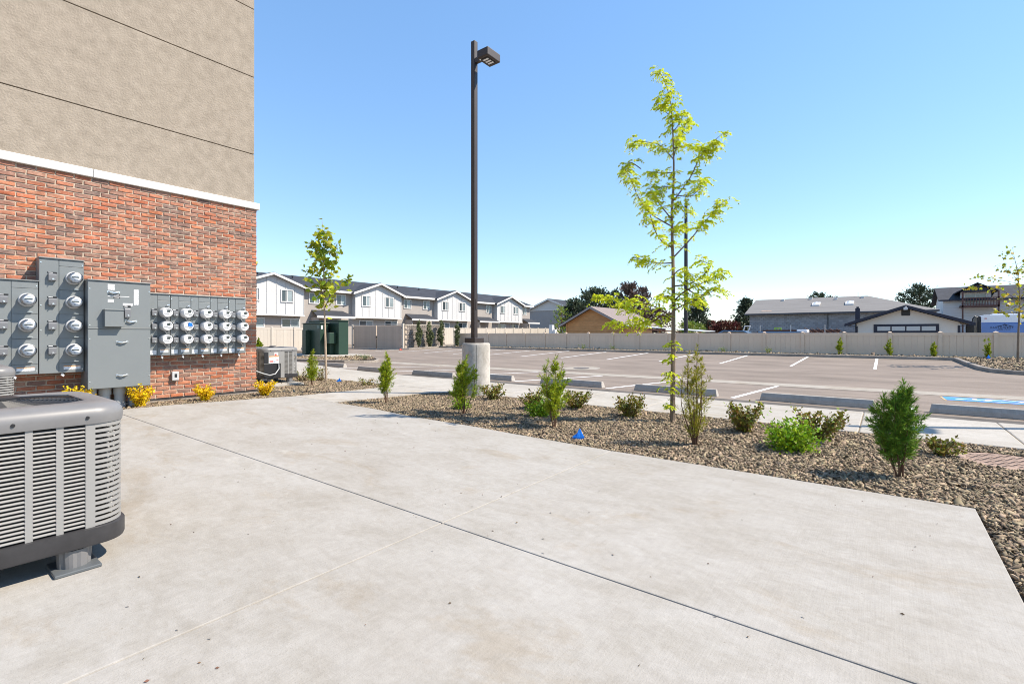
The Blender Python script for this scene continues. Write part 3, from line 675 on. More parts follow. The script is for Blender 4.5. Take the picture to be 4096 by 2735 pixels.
# ------------------------------------------------------------------ air conditioners
def rsq(hx, hy, r, n=6):
    p = []
    for cx, cy, a in ((hx-r, hy-r, 0), (-hx+r, hy-r, 90), (-hx+r, -hy+r, 180), (hx-r, -hy+r, 270)):
        for k in range(n+1):
            q = R(a+90*k/n); p.append((cx+r*math.cos(q), cy+r*math.sin(q)))
    return p
def ac_unit(label, cx, cy, zb, full=True, group='outdoor air conditioner units'):
    """rounded square condenser; +X face carries pressed louvres, corners are slotted"""
    o = thing('air_conditioner', label, 'air conditioner', (cx, cy, zb), group)
    H = .405; z0, z1, z2, z3 = .118, .188, .692, .785
    # base pan
    b = MB(); P = rsq(H+.012, H+.012, .12); n = len(P)
    for z, s in ((z0-.012, .99), (z0, 1), (z1, 1.0), (z1+.004, .96)): b.v += [(x*s, y*s, z) for x, y in P]
    for i in range(3):
        for j in range(n): b.f.append((i*n+j, i*n+(j+1) % n, (i+1)*n+(j+1) % n, (i+1)*n+j))
    b.f.append(tuple(range(n-1, -1, -1))); b.f.append(tuple(3*n+j for j in range(n))); b.build('base_pan', ACDARK, o, off=(0, 0, 0), smooth=True)
    # coil
    b = MB(); P = rsq(H-.055, H-.055, .09); b.prism([(x*.985, y*.985, z1) for x, y in P], (0, 0, z2-z1)); core = b.build('coil', COIL, o, off=(0, 0, 0))
    b = MB()
    rows = 21
    for k in range(rows):
        z = z1+.02+(z2-z1-.04)*(k+.5)/rows
        for (x, y) in ((H-.075, H-.03), (H-.035, H-.06)): b.lathe([(.002, z-.006), (.008, z-.004), (.008, z+.004), (.002, z+.006)], (x, y, 0), 'z', 6)
    tag(b.build('copper_bends', COPPER, core, off=(0, 0, 0)), kind='stuff')
    # corner panels: slotted bands
    c = .125; first = None
    slot = (z2-z1-.03)/19
    for ci, (sx, sy) in enumerate(((1, 1), (-1, 1), (-1, -1), (1, -1))):
        b = MB(); arc_ = []
        for k in range(9):
            q = R(90*k/8); arc_.append((H-c+c*math.cos(q), H-c+c*math.sin(q)))
        arc_ = [(H, H-c-.035)] + arc_ + [(H-c-.035, H)]; inner = [(x-.006*(1 if x > H-c else 0)-.001, y-.006*(1 if y > H-c else 0)-.001) for x, y in arc_]
        def band(za, zb_, i0, i1):
            A = [(x*sx, y*sy) for x, y in arc_[i0:i1]]; B = [(x*sx, y*sy) for x, y in inner[i0:i1]]; m = len(A); o_ = len(b.v)
            b.v += [(x, y, za) for x, y in A]+[(x, y, zb_) for x, y in A]+[(x, y, za) for x, y in B]+[(x, y, zb_) for x, y in B]
            for j in range(m-1): b.f.extend([(o_+j, o_+j+1, o_+m+j+1, o_+m+j), (o_+2*m+j, o_+3*m+j, o_+3*m+j+1, o_+2*m+j+1), (o_+m+j, o_+m+j+1, o_+3*m+j+1, o_+3*m+j), (o_+j, o_+2*m+j, o_+2*m+j+1, o_+j+1)])
        for k in range(20):
            za = z1+.006+slot*k; band(za, za+slot*(.56 if k < 19 else 1.0), 1, len(arc_)-1)
        band(z1, z2, 0, 2); band(z1, z2, len(arc_)-2, len(arc_))
        b.build('corner_panel', ACGREY, o, off=(0, 0, 0))
    # louvred panels
    pitch = .1025; fw = 2*(H-c-.035); ncol = 5; lw = .077
    yc = [(-2+k)*pitch for k in range(5)]
    rowsL = 26; dz = (z2-z1-.02)/rowsL
    sl_ = MB(); sl_.prism([(-.008, -lw/2, -.0045), (.004, -lw/2, -.0075), (.0048, -lw/2, -.0045), (-.004, -lw/2, .0012), (-.008, -lw/2, .0012)], (0, lw, 0)); slm = sl_.mesh('louvre', ACGREY)
    for fi, a in enumerate((0, 90, 180, 270)):
        ca, sa = math.cos(R(a)), math.sin(R(a)); b = MB()
        edges = [-fw/2] + [v for y in yc for v in (y-lw/2, y+lw/2)] + [fw/2]
        for k in range(0, len(edges), 2):
            y0, y1 = edges[k], edges[k+1]
            b.add([((H-.001)*ca-y*sa, (H-.001)*sa+y*ca, z) for y in (y0, y1) for z in (z1, z2)] + [((H-.012)*ca-y*sa, (H-.012)*sa+y*ca, z) for y in (y0, y1) for z in (z1, z2)],
                  [(0, 2, 3, 1), (4, 5, 7, 6), (0, 1, 5, 4), (2, 6, 7, 3)])
        p = b.build('side_panel', ACGREY, o, off=(0, 0, 0))
        if fi == 0 and full:
            for y in yc:
                for r_ in range(rowsL): inst('louvre', slm, (H-.004, y, z1+.012+dz*(r_+.5)), p)
        else:
            m2 = MB()
            for y in yc:
                for r_ in range(rowsL):
                    z = z1+.012+dz*(r_+.5)
                    m2.add([((H-.004+q[0])*ca-(y+q[1])*sa, (H-.004+q[0])*sa+(y+q[1])*ca, z+q[2]) for q in sl_.v], sl_.f)
            tag(m2.build('louvres', ACGREY, p, off=(0, 0, 0)), kind='stuff')
    # lid: rounded square rim rolling into a round opening
    b = MB(); n = 56; rings = []
    def sq(s, r):
        P = rsq(s, s, r, 13); return P          # 56 points
    prof = [(H+.006, .135, z2-.004), (H+.010, .135, z2+.03), (H+.004, .13, z3-.035), (H-.014, .12, z3-.012), (H-.05, .11, z3)]
    for s, r_, z in prof: rings.append([(x, y, z) for x, y in sq(s, r_)])
    ang = [math.atan2(y, x) for x, y in sq(H, .13)]
    for r_, z in ((.352, z3+.002), (.343, z3-.004), (.338, z3-.03), (.338, z3-.16)): rings.append([(r_*math.cos(a), r_*math.sin(a), z) for a in ang])
    n = len(rings[0]); b.v = [p for r_ in rings for p in r_]
    for i in range(len(rings)-1):
        for j in range(n): b.f.append((i*n+j, i*n+(j+1) % n, (i+1)*n+(j+1) % n, (i+1)*n+j))
    lid = b.build('lid', ACLID, o, off=(0, 0, 0), smooth=True)
    b = MB(); b.lathe([(.340, z3-.155), (.340, z3-.15)], (0, 0, 0), 'z', 32); b.build('fan_well', COIL, lid, off=(0, 0, 0))
    gd = MB()
    for k in range(15):
        r_ = .075+.0165*k; pts = [(r_*math.cos(2*math.pi*j/36), r_*math.sin(2*math.pi*j/36), z3-.006-.03*(1-(r_/.32))**2*0+(.02*(1-r_/.32))) for j in range(37)]; gd.tube(pts, .0017, 4, cap=False)
    for k in range(6):
        q = R(60*k+15); gd.tube([(.06*math.cos(q), .06*math.sin(q), z3+.008), (.32*math.cos(q), .32*math.sin(q), z3-.012)], .004, 4)
    gd.lathe([(.072, z3+.012), (.072, z3+.022), (.05, z3+.028), (.002, z3+.029)], (0, 0, 0), 'z', 24)
    gd.build('fan_guard', BLACK, o, off=(0, 0, 0))
    b = MB()
    for k in range(3):
        q = R(120*k+40); b.prism([(.05*math.cos(q), .05*math.sin(q), z3-.06), (.3*math.cos(q-.3), .3*math.sin(q-.3), z3-.05), (.3*math.cos(q+.45), .3*math.sin(q+.45), z3-.10), (.05*math.cos(q+.8), .05*math.sin(q+.8), z3-.09)], (0, 0, .003))
    b.build('fan_blades', COIL, o, off=(0, 0, 0))
    # screws in the lid
    for y in (-.25, 0.0, .25): b = MB(); b.lathe([(.009, H+.007), (.007, H+.014)], (0, y, z2+.028), 'x', 8); b.build('screw', BLACK, lid, off=(0, 0, 0))
    b = MB(); b.lathe([(.009, H-.03), (.007, H-.016)], (0, H-.055, z2+.034), 'x', 8); b.build('screw', BLACK, lid, off=(0, 0, 0))
    for (x, y) in ((H-.07, H-.19), (-H+.1, H-.19), (-H+.1, -H+.19), (H-.07, -H+.19)):
        leg = MB(); pr = []
        N = 28; lo = []; hi = []
        for j in range(N):
            q = 2*math.pi*j/N; rr = .066*(1.0 if j % 4 else .93); lo.append((x+rr*.93*math.cos(q), y+rr*.93*math.sin(q), .012)); hi.append((x+rr*math.cos(q), y+rr*math.sin(q), z0-.02))
        leg.v = lo+hi; leg.f = [(j, (j+1) % N, N+(j+1) % N, N+j) for j in range(N)] + [tuple(range(N, 2*N))]
        lg = leg.build('leg', ACLID, o, off=(0, 0, 0))
        b = MB(); b.box(x-.10, x+.10, y-.085, y+.085, .0, .016); b.build('foot_pad', GREYDK, lg, off=(0, 0, 0), bevel=.004)
    return o
ac_unit('large air conditioner in the left foreground with louvred side and round fan grille', -3.02-.405, .745-.405, 0)
ac_unit('air conditioner at the left edge, half hidden behind the foreground one', -7.5, .42, 0)
ac3 = ac_unit('air conditioner with orange-banded labels on a pad behind the brick corner', -11.02, 5.38, .035, full=False)
# service corner with labels on the third unit (faces the lot)
b = MB(); b.box(-10.605, -10.585, 4.985, 5.43, .47, .725); sp_ = b.build('service_panel', ACGREY, ac3)
b = MB(); b.box(-10.605, -10.585, 5.345, 5.43, .155, .469); b.build('service_post', ACGREY, ac3)
b = MB(); b.box(-10.584, -10.580, 5.09, 5.30, .475, .635); lb = b.build('label_sheet', STICK, ac3)
b = MB(); b.box(-10.580, -10.578, 5.09, 5.30, .618, .635); b.build('label_band', STICKO, lb)
for (y0, y1, z0, z1, mm) in ((5.10, 5.18, .50, .512, STICKR), (5.10, 5.18, .522, .534, STICKR), (5.245, 5.29, .54, .55, STICKR), (5.20, 5.225, .505, .525, BLUE)):
    b = MB(); b.box(-10.580, -10.578, y0, y1, z0, z1); b.build('label_block', mm, lb)
b = MB(); b.box(-10.584, -10.580, 5.20, 5.285, .645, .715); lb2 = b.build('label_sheet', WHITEP, ac3); b = MB(); b.box(-10.580, -10.578, 5.21, 5.25, .65, .68); b.build('label_block', STICKR, lb2)
b = MB(); b.box(-10.604, -10.582, 4.985, 5.075, .48, .72); b.build('open_service_bay', BLACK, ac3)
b = MB(); b.box(-10.607, -10.592, 4.985, 5.344, .155, .469); b.build('open_service_bay', BLACK, ac3)
b = MB(); b.tube([(-10.57, 5.29, .46), (-10.55, 5.29, .36), (-10.53, 5.20, .25), (-10.53, 5.08, .225), (-10.56, 4.95, .27), (-10.6, 4.75, .36)], .012, 8); b.build('flexible_conduit', PVC, ac3, smooth=True)
slab_ = MB(); slab_.box(-11.75, -10.28, 4.55, 5.72, -.12, .035); tag(slab_.build('equipment_pad', WALK, None, bevel=.01), 'concrete pad under the air conditioner behind the brick corner', 'concrete pad')

# ------------------------------------------------------------------ lamp posts
def lamp_post(label, x, y, zg):
    o = thing('lamp_post', label, 'lamp post', (x, y, zg), 'dark lamp posts on round concrete bases')
    b = MB(); b.lathe([(.262, -.3), (.262, .93-zg-.02), (.254, .945-zg-.006), (.24, .95-zg)], (0, 0, 0), 'z', 48); b.build('concrete_base', BASEC, o, off=(0, 0, 0), smooth=True)
    if x < 0:
        ph0 = math.atan2(-y, -x)
        def rib(name, pts, wd, m):
            q = MB()
            for (d0, z0), (d1, z1) in zip(pts, pts[1:]):
                n_ = 4
                for k in range(n_):
                    a0, a1 = d0+(d1-d0)*k/n_, d0+(d1-d0)*(k+1)/n_; b0, b1 = z0+(z1-z0)*k/n_, z0+(z1-z0)*(k+1)/n_
                    dx, dz = .262*R(a1-a0), b1-b0; L_ = math.hypot(dx, dz); nx_, nz_ = -dz/L_*wd/2/.262, dx/L_*wd/2
                    q.add([(.2635*math.cos(ph0+R(a)+s_*nx_), .2635*math.sin(ph0+R(a)+s_*nx_), zz+s_*nz_) for a, zz, s_ in ((a0, b0, -1), (a1, b1, -1), (a1, b1, 1), (a0, b0, 1))], [(0, 1, 2, 3)])
            q.build(name, m, o, off=(0, 0, 0))
        rib('paint_scrawl', [(-72, .74), (-65, .84), (-57, .86), (-50, .80), (-45, .72), (-38, .82), (-30, .86), (-23, .84), (-18, .78)], .022, mat('faded_pink_paint', (.44, .36, .31), .9))
        rib('form_seam', [(2, .02), (2, .5), (2, .99)], .007, mat('seam_grey', (.16, .15, .14), .9))
    px, py = -.03, -.02; zb = .95-zg; zt = 6.6-zg
    b = MB(); b.box(px-.13, px+.13, py-.13, py+.13, zb, zb+.095); b.build('base_cover', BRONZE, o, off=(0, 0, 0), bevel=.008)
    b = MB(); b.box(px-.046, px+.046, py-.046, py+.046, zb+.09, zt); b.build('pole', BRONZE, o, off=(0, 0, 0), bevel=.008)
    b = MB(); b.box(px+.046, px+.052, py-.022, py+.022, zb+.62, zb+.82); hh = b.build('hand_hole_cover', BRONZE, o, off=(0, 0, 0))
    b = MB(); b.box(px+.04, px+.25, py-.035, py+.035, zt-.42, zt-.335); b.build('arm', BRONZE, o, off=(0, 0, 0))
    hx0, hx1, hy0, hy1, hz0, hz1 = px+.225, px+.485, py-.18, py+.18, zt-.48, zt-.33
    b = MB(); b.box(hx0, hx1, hy0, hy1, hz0, hz1); hd = b.build('lamp_head', BRONZE, o, off=(0, 0, 0), bevel=.014)
    b = MB(); b.box(hx0+.05, hx1-.06, hy0+.06, hy1-.06, hz0-.006, hz0+.002); b.build('led_tray', BLACK, hd, off=(0, 0, 0))
    for k in range(3):
        yy = hy0+.085+k*.07; b = MB(); b.box(hx0+.065, hx1-.075, yy, yy+.04, hz0-.011, hz0-.006); b.build('led_lens', LENS, hd, off=(0, 0, 0), bevel=.002)
    b = MB(); b.lathe([(.014, hz0-.012), (.016, hz0+.0)], (hx0+.04, hy0+.05, 0), 'z', 12); b.build('light_sensor', LENS, hd, off=(0, 0, 0))
    return o
lamp_post('dark square lamp post with box lamp head on a round concrete base in the gravel', LP[0], LP[1], -.07)
lamp_post('second dark lamp post, beyond the right picture edge, whose thin shadow crosses the sidewalk', 4.6, 10.33, -.17)

# ------------------------------------------------------------------ wheel stops
def wheel_stop(label, xr, yc, L=1.8):
    o = MB(); z = zl(yc); p = [(-.085, 0), (-.072, .075), (-.04, .148), (.04, .148), (.072, .075), (.085, 0)]
    a = [(0, y, h) for y, h in p]; o.v = [(-L/2-.0, y, h) for y, h in p] + [(L/2, y, h) for y, h in p]
    # ends lean inwards
    o.v = [(x*(1-.032*h/.148), y, h) for x, y, h in o.v]
    o.f = [(5, 4, 3, 2, 1, 0), (6, 7, 8, 9, 10, 11)] + [(i, (i+1) % 6, 6+(i+1) % 6, 6+i) for i in range(6)]
    ob = o.build('wheel_stop', STOPC, None, bevel=.008); ob.location = (xr-L/2, yc, z); ob.rotation_euler = (math.atan2(zl(yc+.1)-zl(yc-.1), .2), 0, random.uniform(-.012, .012))
    tag(ob, label, 'wheel stop', 'concrete wheel stops along the sidewalk')
labs = ['concrete wheel stop before the blue disabled parking panel, cut by the right picture edge',
        'concrete wheel stop just left of the large feathery shrub on the right',
        'concrete wheel stop directly behind the locust tree trunk',
        'concrete wheel stop left of the locust tree, behind the second gravel shrub',
        'concrete wheel stop whose left part hides behind the lamp post base',
        'concrete wheel stop just left of the lamp post base',
        'concrete wheel stop partly hidden by the leftmost shrub of the long bed',
        'leftmost concrete wheel stop, behind the thin maple trunk']
for l, (xr, yc) in zip(labs, ((2.38, 10.5), (-.13, 10.46), (-2.72, 10.46), (-5.33, 10.5), (-8.05, 10.5), (-10.0, 10.2), (-12.9, 10.2), (-16.5, 10.85))): wheel_stop(l, xr, yc)

# manhole in the lot, round drain grate in the gravel
zm = zl(18.2)
mh = thing('manhole', 'round manhole cover in a pale concrete collar out in the parking lot', 'manhole', (-10.15, 17.95, zm))
b = MB(); sl2 = (zl(18.5)-zl(17.5)); P = [(.78*math.cos(q), .78*math.sin(q)) for q in np.linspace(0, 2*math.pi, 40, endpoint=False)]
b.add([(-10.15+x, 17.95+y, zl(17.95+y)+.008) for x, y in P], [tuple(range(40))]); b.build('concrete_collar', GUTTER, mh)
b = MB(); b.add([(-10.15+x*.43, 17.95+y*.43, zl(17.95+y*.43)+.014) for x, y in P], [tuple(range(40))]); b.build('lid', IRONDK, mh)
dr = thing('storm_drain', 'round rusty storm drain grate set in the gravel at the right edge', 'drain', (DRAIN[0], DRAIN[1], -.07))
b = MB(); b.lathe([(.33, -.15), (.33, -.016), (.305, -.010), (.27, -.010), (.27, -.045), (.262, -.15)], (DRAIN[0], DRAIN[1], 0), 'z', 48, close=False); b.build('frame', IRON, dr, smooth=True)
b = MB(); q = R(25)
for k in range(-4, 5):
    u = k*.058; hl = math.sqrt(max(0, .272**2-u*u))
    for (dx, dy) in ((math.cos(q), math.sin(q)), (-math.sin(q), math.cos(q))):
        c0 = (DRAIN[0]-dy*u, DRAIN[1]+dx*u)
        pts = []
        for (s_, t_) in ((-1, -.013), (1, -.013), (1, .013), (-1, .013)): pts.append((c0[0]+dx*hl*s_-dy*t_, c0[1]+dy*hl*s_+dx*t_, -.047))
        b.prism(pts, (0, 0, .034 + (.003 if dx > .5 else 0)))
b.build('grate', IRON, dr)
b = MB(); b.lathe([(.268, -.0296), (.268, -.0290)], (DRAIN[0], DRAIN[1], 0), 'z', 30); b.build('sump', BLACK, dr)

# ------------------------------------------------------------------ vinyl fences
def fence(name, label, p0, p1, zb, zt, step, m, nb=8, post=.15, phase=0.0, cap=.07):
    """posts, rails and tongue-and-groove boards between p0 and p1 (zb/zt may be (start, end))"""
    a = Vector((p0[0], p0[1], 0)); d = Vector((p1[0]-p0[0], p1[1]-p0[1], 0)); L = d.length; d.normalize(); rz = math.atan2(d.y, d.x)
    zbf = (lambda t: zb[0]+(zb[1]-zb[0])*t/L) if isinstance(zb, tuple) else (lambda t: zb)
    ztf = (lambda t: zt[0]+(zt[1]-zt[0])*t/L) if isinstance(zt, tuple) else (lambda t: zt)
    o = thing(name, label, 'fence', (p0[0], p0[1], zbf(0)), rz=rz)
    hgt = ztf(0)-zbf(0)
    pm = MB(); h = post/2; pm.box(-h, h, -h, h, 0, hgt+cap-.03); pm.add([(-h-.01, -h-.01, hgt+cap-.03), (h+.01, -h-.01, hgt+cap-.03), (h+.01, h+.01, hgt+cap-.03), (-h-.01, h+.01, hgt+cap-.03), (0, 0, hgt+cap+.012)], [(3, 2, 1, 0), (0, 1, 4), (1, 2, 4), (2, 3, 4), (3, 0, 4)])
    pm = pm.mesh('post', m); W = step-post; bw = W/nb
    bm_ = MB(); bm_.prism([(-bw/2+.001, -.013, 0), (-bw/2+.007, -.018, 0), (bw/2-.007, -.018, 0), (bw/2-.001, -.013, 0), (bw/2-.001, .013, 0), (bw/2-.007, .018, 0), (-bw/2+.007, .018, 0), (-bw/2+.001, .013, 0)], (0, 0, hgt-.18)); bm_ = bm_.mesh('board', m)
    tm = MB(); tm.box(-W/2, W/2, -.032, .032, 0, .13); tm = tm.mesh('rail', m)
    n = int(round(L/step))
    for i in range(n+1):
        t = i*step; z = zbf(t)-zbf(0); inst('post', pm, (t, 0, z), o)
        if i < n:
            c = t+step/2
            inst('top_rail', tm, (c, 0, z+hgt-.13), o); inst('bottom_rail', tm, (c, 0, z+.03), o)
            for k in range(nb): inst('board', bm_, (c-W/2+bw*(k+.5), 0, z+.09), o)
    return o
fence('vinyl_fence', 'long tan vinyl privacy fence along the far side of the parking lot', (3.85-1.83*18, 29.8), (3.85+1.83*6, 29.8), 0.02, 1.17, 1.83, VINYL, 7, cap=.06)
fence('vinyl_fence', 'sunlit cream vinyl fence below the townhouses, beyond the trash enclosure', (-38, 33.2), (-38, 33.2+1.83*15), (-.1, .1), (1.74, 1.94), 1.83, VINYLL, 6)
fence('vinyl_fence', 'sunlit cream vinyl fence behind the green transformers at left', (-38, 13.0), (-38, 13.0+1.83*6), -.25, 1.60, 1.83, VINYLL, 6)

# ------------------------------------------------------------------ trash enclosure
EN = thing('trash_enclosure', 'trash enclosure wall of rough split-face blocks beside the gate', 'enclosure wall', (-30.3, 25.5, -.2))
core = MB(); core.box(-30.5, -30.33, 25.35, 29.7, -.3, 1.82); cw = core.build('wall_core', MORTAR, EN)
vb = []
for k in range(6):
    rn = random.Random(80+k); b = MB(); L_, h = .39, .19; g_ = [(-L_/2, -h/2), (-L_/6, -h/2), (L_/6, -h/2), (L_/2, -h/2), (L_/2, 0), (L_/2, h/2), (L_/6, h/2), (-L_/6, h/2), (-L_/2, h/2), (-L_/2, 0)]
    m_ = len(g_); b.v = [(-.03, y, z) for y, z in g_]+[(.02+rn.uniform(-.01, .008), y*.97, z*.96) for y, z in g_]+[(.04+rn.uniform(-.01, .012), -L_*.2, 0), (.04+rn.uniform(-.01, .012), L_*.2, .01)]
    for j in range(m_): b.f.append((j, (j+1) % m_, m_+(j+1) % m_, m_+j))
    c0, c1 = 2*m_, 2*m_+1
    for j in range(m_):
        ya = g_[j][0]+g_[(j+1) % m_][0]; b.f.append((m_+j, m_+(j+1) % m_, c0 if ya < 0 else c1))
    b.f += [(m_+1, c1, c0)] if False else [(m_+2, c1, c0), (m_+1, m_+2, c0), (m_+7, c0, c1), (m_+6, m_+7, c1)]
    vb.append(b.mesh('block', BLOCKM))
for r_ in range(10):
    for k in range(11):
        y = 25.55+.40*k+(.2 if r_ % 2 else 0)
        if y < 29.7: inst('block', vb[(r_*3+k*5) % 6], (-30.33+30.3, y-25.5, -.1+.2*r_+.2), cw)
b = MB(); b.box(-30.53, -30.27, 25.33, 29.72, 1.82, 1.88); b.build('wall_cap', VINYLL, EN)
GT = thing('enclosure_gate', 'double leaf tan gate of the trash enclosure with dark hinges and latch', 'gate', (-33.7, 25.2, -.25))
for (xa, xb) in ((-37.1, -33.83), (-33.77, -30.5)):
    b = MB(); b.box(xa, xb, 25.2, 25.24, -.16, -.08); b.box(xa, xb, 25.2, 25.24, 1.76, 1.84); b.box(xa, xa+.07, 25.2, 25.24, -.08, 1.76); b.box(xb-.07, xb, 25.2, 25.24, -.08, 1.76)
    lf = b.build('gate_leaf', VINYL, GT); nb = 22; bw = (xb-xa-.14)/nb
    pm = MB(); pm.box(-bw/2+.004, bw/2-.004, -.012, .012, 0, 1.84); pm = pm.mesh('board', mat('gate_board', (.44, .345, .27), .6, .05, 2, island=.05))
    for k in range(nb): inst('board', pm, (xa+.07+bw*(k+.5)+33.7, .025, .17), lf)
    for z in (.1, 1.55):
        xh = xa if xa < -35 else xb
        b = MB(); b.box(xh-.07, xh+.07, 25.17, 25.2, z, z+.1); b.build('hinge', BLACK, lf)
    b = MB(); b.lathe([(.05, -.25), (.05, -.17)], ((xa if xa > -35 else xb), 25.22, 0), 'z', 10); b.build('caster', BLACK, lf)
b = MB(); b.box(-33.86, -33.74, 25.15, 25.2, .75, .95); b.box(-33.82, -33.78, 25.15, 25.2, -.1, .72); b.build('latch', BLACK, GT)
for xx in (-37.22, -30.42):
    b = MB(); b.box(xx-.07, xx+.07, 25.15, 25.29, -.3, 1.95); b.build('gate_post', VINYLL, GT)
b = MB(); b.box(-37.2, -30.4, 25.21, 25.25, 1.9, 1.94); b.build('top_bar', VINYLL, GT)
cn = MB(); cn.lathe([(.07, -.24), (.09, -.14), (.05, -.06)], (-30.15, 24.7, 0), 'z', 12); cn.lathe([(.06, -.2), (.05, -.1), (.03, -.04)], (-29.95, 24.68, -.03), 'z', 12)
tag(cn.build('traffic_cone', ORANGE, None, smooth=True), 'small fallen orange-red cone at the foot of the enclosure gate post', 'cone')

# ------------------------------------------------------------------ transformers
pad = MB(); pad.box(-29.2, -24.1, 14.9, 17.6, -.3, -.1); tag(pad.build('transformer_pad', WALK, None, bevel=.02), 'long concrete pad under the green transformers', 'concrete pad')
TA = thing('transformer', 'nearer dark green transformer cabinet with a ribbed front and warning sticker', 'transformer', (-26.9, 15.9, -.1), 'green utility transformers')
b = MB(); b.box(-28.0, -26.1, 15.5, 16.05, -.1, 1.72); b.build('cabinet', GREENBOX, TA, bevel=.02)
b = MB(); b.box(-28.06, -26.04, 15.44, 16.08, 1.72, 1.77); b.build('lid', GREENBOX, TA, bevel=.015)
b = MB(); b.box(-27.55, -27.15, 15.2, 15.5, -.08, 1.35); b.build('side_compartment', GREENBOX, TA, bevel=.015)
b = MB(); b.box(-26.095, -26.085, 15.56, 15.66, 1.4, 1.62); b.build('sticker', STICK, TA)
b = MB(); b.box(-26.4, -26.15, 15.49, 15.5, 1.42, 1.62); b.build('sticker', mat('faded_sticker', (.12, .17, .15), .5), TA)
TB = thing('transformer', 'taller dark green transformer cabinet at the right with a small front box', 'transformer', (-27.0, 16.5, -.1), 'green utility transformers')
b = MB(); b.box(-28.6, -25.3, 16.2, 16.85, -.1, 1.88); b.build('cabinet', GREENBOX, TB, bevel=.02)
b = MB(); b.box(-28.66, -25.24, 16.14, 16.9, 1.88, 1.93); b.build('lid', GREENBOX, TB, bevel=.015)
b = MB(); b.box(-26.3, -25.55, 15.75, 16.2, .55, 1.2); b.build('front_box', GREENBOX, TB, bevel=.015)
b = MB(); b.box(-26.25, -25.75, 15.95, 16.2, -.1, .55); b.build('cable_box', GREENBOX, TB, bevel=.01)
b = MB(); b.box(-25.95, -25.88, 15.72, 15.76, .5, .6); b.build('padlock', CHROME, TB)

# ------------------------------------------------------------------ houses
def window(parent, axis, c, u0, u1, z0, z1, fw=.09, mull=1, pane=PANE, sgn=1, dep=.06):
    """window on a wall plane: axis 'x' wall at x=c facing sgn*x (u is y), axis 'y' wall at y=c (u is x)"""
    def bx(b, a0, a1, v0, v1, d0, d1):
        lo, hi = sorted((c+sgn*d0, c+sgn*d1))
        if axis == 'x': b.box(lo, hi, a0, a1, v0, v1)
        else: b.box(a0, a1, lo, hi, v0, v1)
    b = MB(); bx(b, u0, u1, z1-fw, z1, -.02, dep); bx(b, u0, u1, z0, z0+fw, -.02, dep+.01); bx(b, u0, u0+fw, z0+fw, z1-fw, -.02, dep); bx(b, u1-fw, u1, z0+fw, z1-fw, -.02, dep)
    f = b.build('window', TRIMW, parent)
    W = u1-u0-2*fw
    for k in range(mull+1):
        a0 = u0+fw+W*k/(mull+1); a1 = u0+fw+W*(k+1)/(mull+1)
        b = MB(); bx(b, a0+.015, a1-.015, z0+fw, z1-fw, -.01, .015); b.build('pane', pane if (k % 2 == 0 or pane is not PANE) else PANEL_, f)
        if k: b = MB(); bx(b, a0-.03, a0+.03, z0+fw, z1-fw, -.015, .035); b.build('mullion', TRIMW, f)
    return f
TX = -45.0; GX = -44.4
TR = thing('townhouse_row', 'two storey townhouse row with white board-and-batten gables and dark roof', 'building', (TX, 38, -.6))
Y0, Y1 = 12.6, 63.0
b = MB(); b.box(-54, TX, Y0, Y1, -.6, 5.5); b.build('wall', HOUSEG, TR)
b = MB(); b.prism([(-54, Y0, 5.5), (TX, Y0, 5.5), (-49.5, Y0, 7.1)], (0, Y1-Y0, 0)); b.build('gable_end', HOUSEG, TR)
b = MB(); b.slab((-44.45, Y0-.3, 5.55), (-44.45, Y1+.3, 5.55), (-49.5, Y1+.3, 7.28), (-49.5, Y0-.3, 7.28), .1)
b.slab((-49.5, Y0-.3, 7.28), (-49.5, Y1+.3, 7.28), (-54.6, Y1+.3, 5.55), (-54.6, Y0-.3, 5.55), .1); RF = b.build('roof', SHINGLE, TR)
APX = [21.6-11.85*.0, 33.46, 45.34, 57.05]; hw = 3.15
b = MB()
segs = [(Y0-.3, APX[0]-hw-.25)] + [(APX[i]+hw+.25, APX[i+1]-hw-.25) for i in range(3)] + [(APX[3]+hw+.25, Y1+.3)]
for a, c in segs:
    b = MB(); b.box(-44.5, -44.38, a, c, 5.33, 5.56); b.build('fascia', TRIMW, TR)
